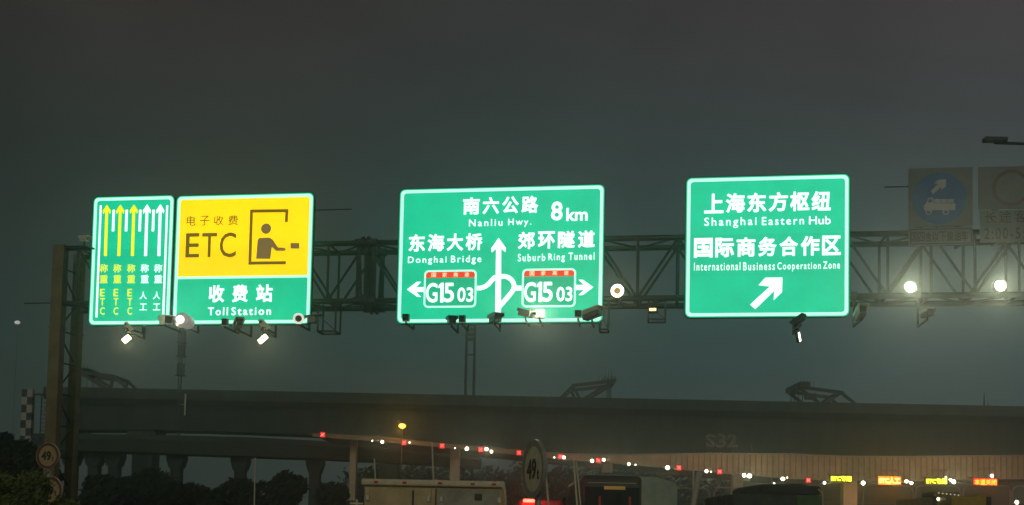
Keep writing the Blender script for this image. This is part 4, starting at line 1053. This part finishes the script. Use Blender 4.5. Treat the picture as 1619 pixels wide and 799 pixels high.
# tan box truck
r, w, h = vehicle('box_truck', 'tan box truck with pale roof edge at the bottom centre', 'truck', 572, 797, 759, 17.0, 5.0)
b = MB(); b.box((0, 2.6, (h + 0.75) / 2), (w - 0.06, 5.0, h - 0.75 - 0.06), bev=0.03); cb = b.build('cargo_box', M_tanbox, r)
b = MB(); b.box((0, 2.58, h - 0.055), (w + 0.03, 5.16, 0.11), bev=0.035); b.build('roof_edge', M_trim, r)
b = MB(); b.box((w * 0.02, 0.085, (h + 0.8) / 2 - 0.06), (0.02, 0.03, h - 0.98)); b.box((-w * 0.14, 0.075, (h + 0.8) / 2 - 0.06), (0.03, 0.05, h - 1.05)); b.box((w * 0.14, 0.075, (h + 0.8) / 2 - 0.3), (0.035, 0.05, h - 1.4)); b.build('door_bar', M_dsteel, r)
for x in (-w * 0.23, w * 0.25):
    b = MB(); b.box((x, 0.09, (h + 0.8) / 2 - 0.06), (w * 0.44, 0.02, h - 0.98), bev=0.008); b.build('rear_door', M_tanbox if x < 0 else mat('truck_door_grey', (0.30, 0.31, 0.24), 0.5, var=0.3, scale=4), r)  # left door carries the amber light in its colour, right door stays grey
b = MB(); b.box((w * 0.32, 0.065, h - 0.27), (0.12, 0.03, 0.11), bev=0.01); b.build('vent', M_black, r)
for x in (-w * 0.4, -w * 0.2, w * 0.05, w * 0.28, w * 0.43):
    b = MB(); b.box((x, -0.005, h - 0.055), (0.07, 0.02, 0.035), bev=0.006); b.build('marker_lamp', M_tailoff, r)
for x in (-w * 0.46, -w * 0.03, w * 0.06, w * 0.47):
    for dz in (0.32, 0.75):
        b = MB(); b.box((x, 0.068, h - dz), (0.06, 0.03, 0.09), bev=0.008); b.build('hinge', M_galv, r)
b = MB(); b.path([(w / 2 - 0.10, 0.02, h - 0.06), (w / 2 - 0.01, 0.0, h - 0.10), (w / 2 + 0.03, 0.0, h - 0.28), (w / 2 + 0.035, 0.0, 1.0)], 0.018, 8); b.build('corner_tube', M_pale, r)
b = MB(); b.box((w / 2 + 0.06, 0.05, h - 0.50), (0.10, 0.08, 0.16), bev=0.015); b.build('marker_lamp', M_orange, r)
b = MB(); b.box((-w / 2 - 0.1, 0.15, h - 0.42), (0.22, 0.04, 0.03)); b.box((-w / 2 - 0.09, 0.12, h - 0.47), (0.03, 0.03, 0.24)); b.build('mirror_arm', M_pale, r)
b = MB(); b.box((0, 3.5, 0.62), (1.0, 6.6, 0.22)); b.box((0, 0.2, 0.55), (w * 0.95, 0.12, 0.16)); b.build('chassis', M_black, r)
b = MB(); b.box((0, 6.1, 1.15), (w * 0.9, 1.7, 1.3), bev=0.12); b.build('cab', M_trim, r)
for x in (-w * 0.38, w * 0.38):
    b = MB(); b.box((x, 0.13, 0.62), (0.35, 0.04, 0.12), bev=0.01); b.build('tail_light', M_tailoff, r)
wheels(r, (-w * 0.4, w * 0.4), (1.6, 6.0), 0.42)
# red van
r, w, h = vehicle('red_van', 'dark red van with glowing high brake lamp below the oblique weight sign', 'van', 817, 894, 790.5, 40.0, 4.6)
M_vred = mat('van_red', (0.28, 0.02, 0.03), 0.35, var=0.1)
b = MB(); b.box((0, 2.4, 1.35 + (h - 1.35) / 2), (w * 0.94, 4.6, h - 1.35), bev=0.14); b.box((0, 2.4, 0.95), (w, 4.8, 1.2), bev=0.12); b.build('body', M_vred, r)
b = MB(); b.box((0, 0.09, h - 0.62), (w * 0.74, 0.03, 0.62), bev=0.03); b.build('rear_window', M_glass, r)
b = MB(); b.box((-w * 0.25, 0.06, h - 0.045), (0.46, 0.14, 0.13), bev=0.04); b.build('high_brake_lamp', M_tail, r); lamp_light(r, (-w * 0.25, -0.2, h), 45, (1.0, 0.05, 0.02), radius=0.1)
for x in (-w * 0.43, w * 0.43):
    b = MB(); b.box((x, 0.0, 1.15), (0.16, 0.06, 0.5), bev=0.02); b.build('tail_light', M_tail, r)
b = MB(); b.box((0, 0.0, 0.5), (w, 0.12, 0.22), bev=0.04); b.build('bumper', M_black, r)
wheels(r, (-w * 0.42, w * 0.42), (0.95, 3.8), 0.33)
# coach
r, w, h = vehicle('coach', 'dark backed coach seen from behind left of the grey box truck', 'bus', 921, 1016, 752, 41.0, 11.0)
M_coach = mat('coach_body', (0.05, 0.06, 0.055), 0.35, var=0.15)
b = MB(); b.box((0, 5.6, (h + 0.4) / 2), (w, 11.0, h - 0.4), bev=0.16); b.build('body', M_coach, r)
b = MB(); b.box((0, 0.09, h - 1.25), (w * 0.9, 0.05, 1.55), bev=0.02); b.build('rear_window', M_glass, r)
b = MB(); b.box((0.35, 3.0, h + 0.08), (w * 0.62, 2.8, 0.22), bev=0.08); b.build('roof_unit', M_alu, r)
b = MB(); b.box((0.10, 0.05, h - 0.50), (0.86, 0.03, 0.14), bev=0.01); b.build('amber_strip', mat('coach_amber', (0.5, 0.3, 0.06), 0.4, 0, (0.9, 0.5, 0.1), 0.10, 0.1), r)
b = MB()
for x in (-0.5, 0.72): b.box((x, 0.055, h - 1.15), (0.09, 0.02, 0.6))
b.build('reflector_strip', M_tailoff, r)
b = MB(); b.box((0, 0.075, h - 0.30), (w * 0.8, 0.02, 0.03)); b.box((0, 0.075, h - 2.05), (w * 0.9, 0.02, 0.03)); b.build('trim_strip', M_galv, r)
for x in (-w * 0.4, -0.2, 0.2, w * 0.4):
    b = MB(); b.box((x, 0.09, h - 0.16), (0.10, 0.05, 0.05), bev=0.01); b.build('marker_lamp', M_tailoff, r)
for x in (-w / 2 - 0.16, w / 2 + 0.16):
    b = MB(); b.box((x, 10.6, h - 0.9), (0.16, 0.12, 0.5), bev=0.03); b.build('mirror', M_black, r)
for x in (-w * 0.42, w * 0.42):
    b = MB(); b.box((x, 0.08, 1.2), (0.2, 0.06, 0.6), bev=0.02); b.build('tail_light', M_tailoff, r)
b = MB(); b.box((0, 0.05, 0.55), (w * 0.98, 0.2, 0.35), bev=0.05); b.build('bumper', M_black, r)
wheels(r, (-w * 0.44, w * 0.44), (2.6, 8.6), 0.48)
# grey box truck
r, w, h = vehicle('grey_box_truck', 'pale grey box truck right of the dark backed coach', 'truck', 985, 1071, 754, 46.0, 7.0)
M_gbox = mat('pale_grey_box', (0.66, 0.68, 0.58), 0.5, var=0.15, scale=2)
b = MB(); w2 = w / 2
b.prism([(-w2, 0.9), (w2, 0.9), (w2, h - 0.42), (w2 - 0.10, h - 0.25), (w2 - 1.0, h), (-w2, h)], 0, 7.0); b.build('cargo_box', M_gbox, r)
b = MB()
for x in (-w * 0.23, w * 0.23): b.box((x, -0.012, (h + 0.7) / 2), (w * 0.42, 0.02, h - 1.3), bev=0.006)
b.build('rear_door', M_gbox, r)
b = MB(); b.box((0, 4, 0.72), (0.9, 9, 0.25)); b.box((0, 0.1, 0.6), (w * 0.95, 0.12, 0.16)); b.build('chassis', M_black, r)
b = MB(); b.box((0, 8.1, 1.7), (w * 0.92, 1.9, 2.1), bev=0.15); b.build('cab', M_gbox, r)
for x in (-w * 0.38, w * 0.38):
    b = MB(); b.box((x, -0.01, 0.78), (0.3, 0.05, 0.13), bev=0.01); b.build('tail_light', M_tailoff, r)
wheels(r, (-w * 0.4, w * 0.4), (1.6, 7.8), 0.5)
# dark covered truck
r, w, h = vehicle('covered_truck', 'dark covered truck in front of the green truck', 'truck', 1160, 1262, 782, 40.0, 6.0)
M_tarp = mat('dark_tarpaulin', (0.045, 0.06, 0.052), 0.8, var=0.4, scale=3, bump=0.6)
b = MB(); b.box((0, 3.0, 1.0 + (h - 1.0) / 2), (w, 6.0, h - 1.0), bev=0.12); b.build('cover', M_tarp, r)
b = MB()
for i in range(5): b.path([(-w / 2 - 0.01, 0.4 + i * 1.25, 1.2), (-w / 2 - 0.01, 0.4 + i * 1.25, h - 0.05), (0, 0.4 + i * 1.25, h + 0.02), (w / 2 + 0.01, 0.4 + i * 1.25, h - 0.05), (w / 2 + 0.01, 0.4 + i * 1.25, 1.2)], 0.03, 6)
b.build('cover_bow', M_tarp, r)
b = MB(); b.box((0, 3.4, 0.75), (w * 0.9, 7.6, 0.3)); b.build('chassis', M_black, r)
b = MB(); b.box((0, 7.0, 1.5), (w * 0.9, 1.7, 1.6), bev=0.14); b.build('cab', M_coach, r)
for x in (-w * 0.38, w * 0.38):
    b = MB(); b.box((x, -0.42, 0.8), (0.3, 0.05, 0.13), bev=0.01); b.build('tail_light', M_tailoff, r)
wheels(r, (-w * 0.4, w * 0.4), (1.4, 6.6), 0.5)
# green tipper with tarpaulin
r, w, h = vehicle('green_truck', 'green tipper truck with dark tarpaulin over its load', 'truck', 1203, 1298, 776, 47.0, 6.0)
M_gtr = mat('truck_green', (0.07, 0.17, 0.07), 0.5, var=0.3, scale=3)
b = MB(); b.box((0, 3, 1.1 + (h - 1.3) / 2), (w, 6, h - 1.3), bev=0.05); b.build('tipper_body', M_gtr, r)
b = MB(); b.box((0, 3.0, h + 0.02), (w + 0.06, 6.1, 0.42), bev=0.14); b.prism([(-w * 0.5, h + 0.16), (w * 0.5, h + 0.1), (w * 0.2, h + 0.33), (-w * 0.45, h + 0.28)], 0.2, 5.6); b.build('tarpaulin', M_tarp, r)
b = MB()
for x in (-w / 2, -w / 4, 0, w / 4, w / 2): b.box((x, -0.02, 1.1 + (h - 1.3) / 2), (0.10, 0.06, h - 1.35))
b.build('body_rib', M_gtr, r)
b = MB(); b.path([(w / 2 - 0.15, -0.08, h + 0.1), (w / 2 + 0.05, -0.08, h - 0.1), (w / 2 + 0.10, -0.08, 1.2)], 0.035, 8); b.build('side_tube', M_pale, r)
b = MB(); b.box((0, 3.4, 0.8), (0.9, 8.2, 0.3)); b.build('chassis', M_black, r)
b = MB(); b.box((0, 7.4, 1.7), (w * 0.9, 1.8, 2.0), bev=0.14); b.build('cab', M_gtr, r)
for x in (-w * 0.38, w * 0.38):
    b = MB(); b.box((x, -0.05, 0.85), (0.3, 0.05, 0.13), bev=0.01); b.build('tail_light', M_tailoff, r)
wheels(r, (-w * 0.4, w * 0.4), (1.4, 2.7, 7.2), 0.52)
# yellow crane truck
r, w, h = vehicle('crane_truck', 'yellow crane truck with folded boom at the bottom right', 'crane truck', 1486, 1556, 786, 56.0, 8.0)
M_yel = mat('crane_yellow', (0.42, 0.28, 0.02), 0.45, var=0.2, scale=3)
b = MB(); b.box((-0.15, 3.0, h - 0.35), (1.75, 8.0, 0.7), bev=0.05); b.build('boom', M_yel, r)
b = MB(); b.box((0, 3.5, 1.75), (w, 8.0, 1.6), bev=0.05); b.build('body', M_yel, r)
b = MB(); b.box((w * 0.5 + 0.05, 1.0, h - 0.55), (0.95, 1.6, 1.5), bev=0.3); cb = b.build('cab', M_yel, r)
b = MB(); b.box((w * 0.5 - 0.28, 0.17, h - 0.5), (0.3, 0.06, 0.7), bev=0.03); b.box((w * 0.5 + 0.33, 0.17, h - 0.3), (0.28, 0.06, 0.7), bev=0.03); b.build('window', M_glass, cb)
b = MB(); b.box((-0.55, 1.5, h + 0.14), (1.5, 1.6, 0.26), bev=0.06); b.box((-0.9, 0.9, h - 0.3), (0.5, 0.5, 0.9), bev=0.06); b.build('winch', mat('winch_green_grey', (0.12, 0.13, 0.07), 0.6, var=0.3), r)
b = MB()
for i in range(6): b.box((-1.0 + i * 0.22, 0.68, h + 0.22 - 0.02 * i), (0.07, 0.03, 0.07))
b.build('marker_lamp', mat('marker_white', (0.8, 0.75, 0.6), 0.4, 0, (1, 0.8, 0.5), 0.5, 0), r)
b = MB(); b.ball((-1.05, 0.62, h - 0.12), 0.075, 6); b.build('work_lamp', M_lamp_sm, r)
for x in (-w * 0.38, w * 0.38):
    b = MB(); b.box((x, -0.52, 1.2), (0.3, 0.05, 0.13), bev=0.01); b.build('tail_light', M_tailoff, r)
wheels(r, (-w * 0.4, w * 0.4), (0.9, 2.2, 6.6), 0.52)

# ------------------------------------------------------------------ trees and bushes
def leaf_mat(name, c):
    m = mat(name, c, 0.75, 0, var=0.45, scale=2.0); return m
M_leafd = leaf_mat('leaf_dark', (0.018, 0.032, 0.02)); M_leafl = leaf_mat('leaf_hedge', (0.09, 0.13, 0.03)); M_bark = mat('bark', (0.07, 0.055, 0.04), 0.9, var=0.3)
def leaves(b, clumps, n, size, rng):
    for _ in range(n):
        cx_, cy_, cz_, rx, ry, rz_ = rng.choice(clumps)
        while True:
            u = Vector((rng.uniform(-1, 1), rng.uniform(-1, 1), rng.uniform(-1, 1)))
            if u.length <= 1: break
        u = u.normalized() * (u.length ** 0.5) * (1.0 if rng.random() < 0.8 else rng.uniform(1.0, 1.35))
        p = Vector((cx_ + u.x * rx, cy_ + u.y * ry, cz_ + u.z * rz_))
        s = size * rng.uniform(0.6, 1.4)
        a = Vector((rng.gauss(0, 1), rng.gauss(0, 1), rng.gauss(0, 1))).normalized()
        t = a.orthogonal().normalized(); q = a.cross(t)
        v = [b.bm.verts.new(p + t * s + q * s * 0.1), b.bm.verts.new(p + q * s * 0.45), b.bm.verts.new(p - t * s), b.bm.verts.new(p - q * s * 0.45)]
        b.bm.faces.new(v)
def tree(px, py_top, Y, rw, label, seed, n=2600, leaf=0.28, m=M_leafd, name='dark_tree', zlow=1.2, group='dark trees along the roadside'):
    rng = random.Random(seed); c = at(px, py_top, Y); h = c.z
    r = thing(name, label, 'tree', (c.x, Y, 0), 0, group)
    b = MB(); b.tube((0, 0, 0), (0.1, 0, h * 0.55), 0.2, 10, 0.11)
    cl = []
    for i in range(11):
        a = rng.uniform(0, 6.28); q = rng.uniform(0.1, 0.75); zz = rng.uniform(zlow + 0.8, h - rw * 0.35)
        k = 1 - 0.5 * max(0, (zz - h * 0.6) / (h * 0.4))
        cl.append((rw * q * k * math.cos(a), rw * q * k * math.sin(a), zz, rw * rng.uniform(0.3, 0.5), rw * rng.uniform(0.3, 0.5), min(rw * rng.uniform(0.25, 0.42), h - zz)))
        b.tube((0.05, 0, h * 0.4), (cl[-1][0], cl[-1][1], cl[-1][2]), 0.07, 6, 0.02)
    cl.append((0, 0, h - rw * 0.35, rw * 0.4, rw * 0.4, rw * 0.35))
    b.build('trunk', M_bark, r)
    b = MB(); leaves(b, cl, n, leaf, rng); b.build('crown', m, r)
for i, a in enumerate(((2, 687, 62, 1.9, 'dark tree at the left edge of the picture'), (34, 698, 58, 1.6, 'dark tree below the checkered tower'), (62, 722, 54, 1.3, 'dark low tree behind the upper weight sign'))):
    tree(*a, seed=i + 3, n=3400)
for i, a in enumerate(((236, 741, 95, 3.6, 'dark bushy tree under the ramp viaduct left of the antenna mast base'), (160, 752, 90, 3.0, 'dark bushy tree right of the gantry column foot'), (372, 757, 96, 2.4, 'low dark tree just left of the thin pale pole'),
                       (450, 747, 92, 2.7, 'round dark tree right of the thin pale pole'), (535, 766, 100, 2.6, 'low dark tree left of the tan truck'), (300, 764, 98, 2.6, 'low dark tree right of the antenna mast base'))):
    tree(*a, seed=i + 20, n=3400, leaf=0.34)
# far wood behind the toll plaza: one dark mass of crowns
rng = random.Random(77); b = MB(); cl = []
for i in range(150):
    px = 560 + i * 8.2; c = at(px, 742 + 6 * math.sin(i * 0.9) + rng.uniform(-5, 6) + max(0, (px - 1100) * 0.02), 215 + rng.uniform(-8, 8))
    cl.append((c.x, c.y, c.z * 0.62, 3.2, 2.5, c.z * 0.40)); cl.append((c.x + 1, c.y, c.z * 0.25, 3.2, 2.5, c.z * 0.3))
leaves(b, cl, 30000, 0.85, rng)
tag(b.build('treeline', M_leafd), kind='stuff')
# lit bushes at the bottom left
def bush(px, py, Y, rw, label, seed, n=5200):
    rng = random.Random(seed); c = at(px, py, Y); h = c.z
    r = thing('roadside_bush', label, 'bush', (c.x, Y, 0), 0, 'leafy bushes in the bottom left corner')
    b = MB(); cl = []
    for i in range(9):
        x = rng.uniform(-rw, rw); cl.append((x, rng.uniform(-0.6, 0.6), h - rng.uniform(0.25, 1.1), rw * 0.38, 0.6, 0.34))
        b.tube((rng.uniform(-0.2, 0.2), 0, 0), (x, 0, cl[-1][2]), 0.03, 6, 0.012)
    b.build('stem', M_bark, r)
    b = MB(); leaves(b, cl, n, 0.055, rng); b.build('foliage', M_leafl, r)
bush(20, 746, 22, 0.62, 'leafy green bush left of the weight limit signs', 41)
bush(66, 788, 19, 0.60, 'leafy green bush in front of the lower weight limit sign', 42)
bush(8, 776, 18, 0.6, 'leafy green bush in the bottom left corner', 43)

# ------------------------------------------------------------------ night haze
b = MB(); b.box((0, 190, 23), (540, 480, 48.2))
hz = b.build('haze', bpy.data.materials.new('haze_air')); tag(hz, kind='stuff')
m = hz.data.materials[0]; m.use_nodes = True; n = m.node_tree.nodes
for x in list(n):
    if x.type == 'BSDF_PRINCIPLED': n.remove(x)
pv = n.new('ShaderNodeVolumePrincipled'); pv.inputs['Color'].default_value = (0.70, 0.92, 0.90, 1); pv.inputs['Density'].default_value = 0.0023; pv.inputs['Anisotropy'].default_value = 0.91
m.node_tree.links.new(pv.outputs[0], n['Material Output'].inputs['Volume'])
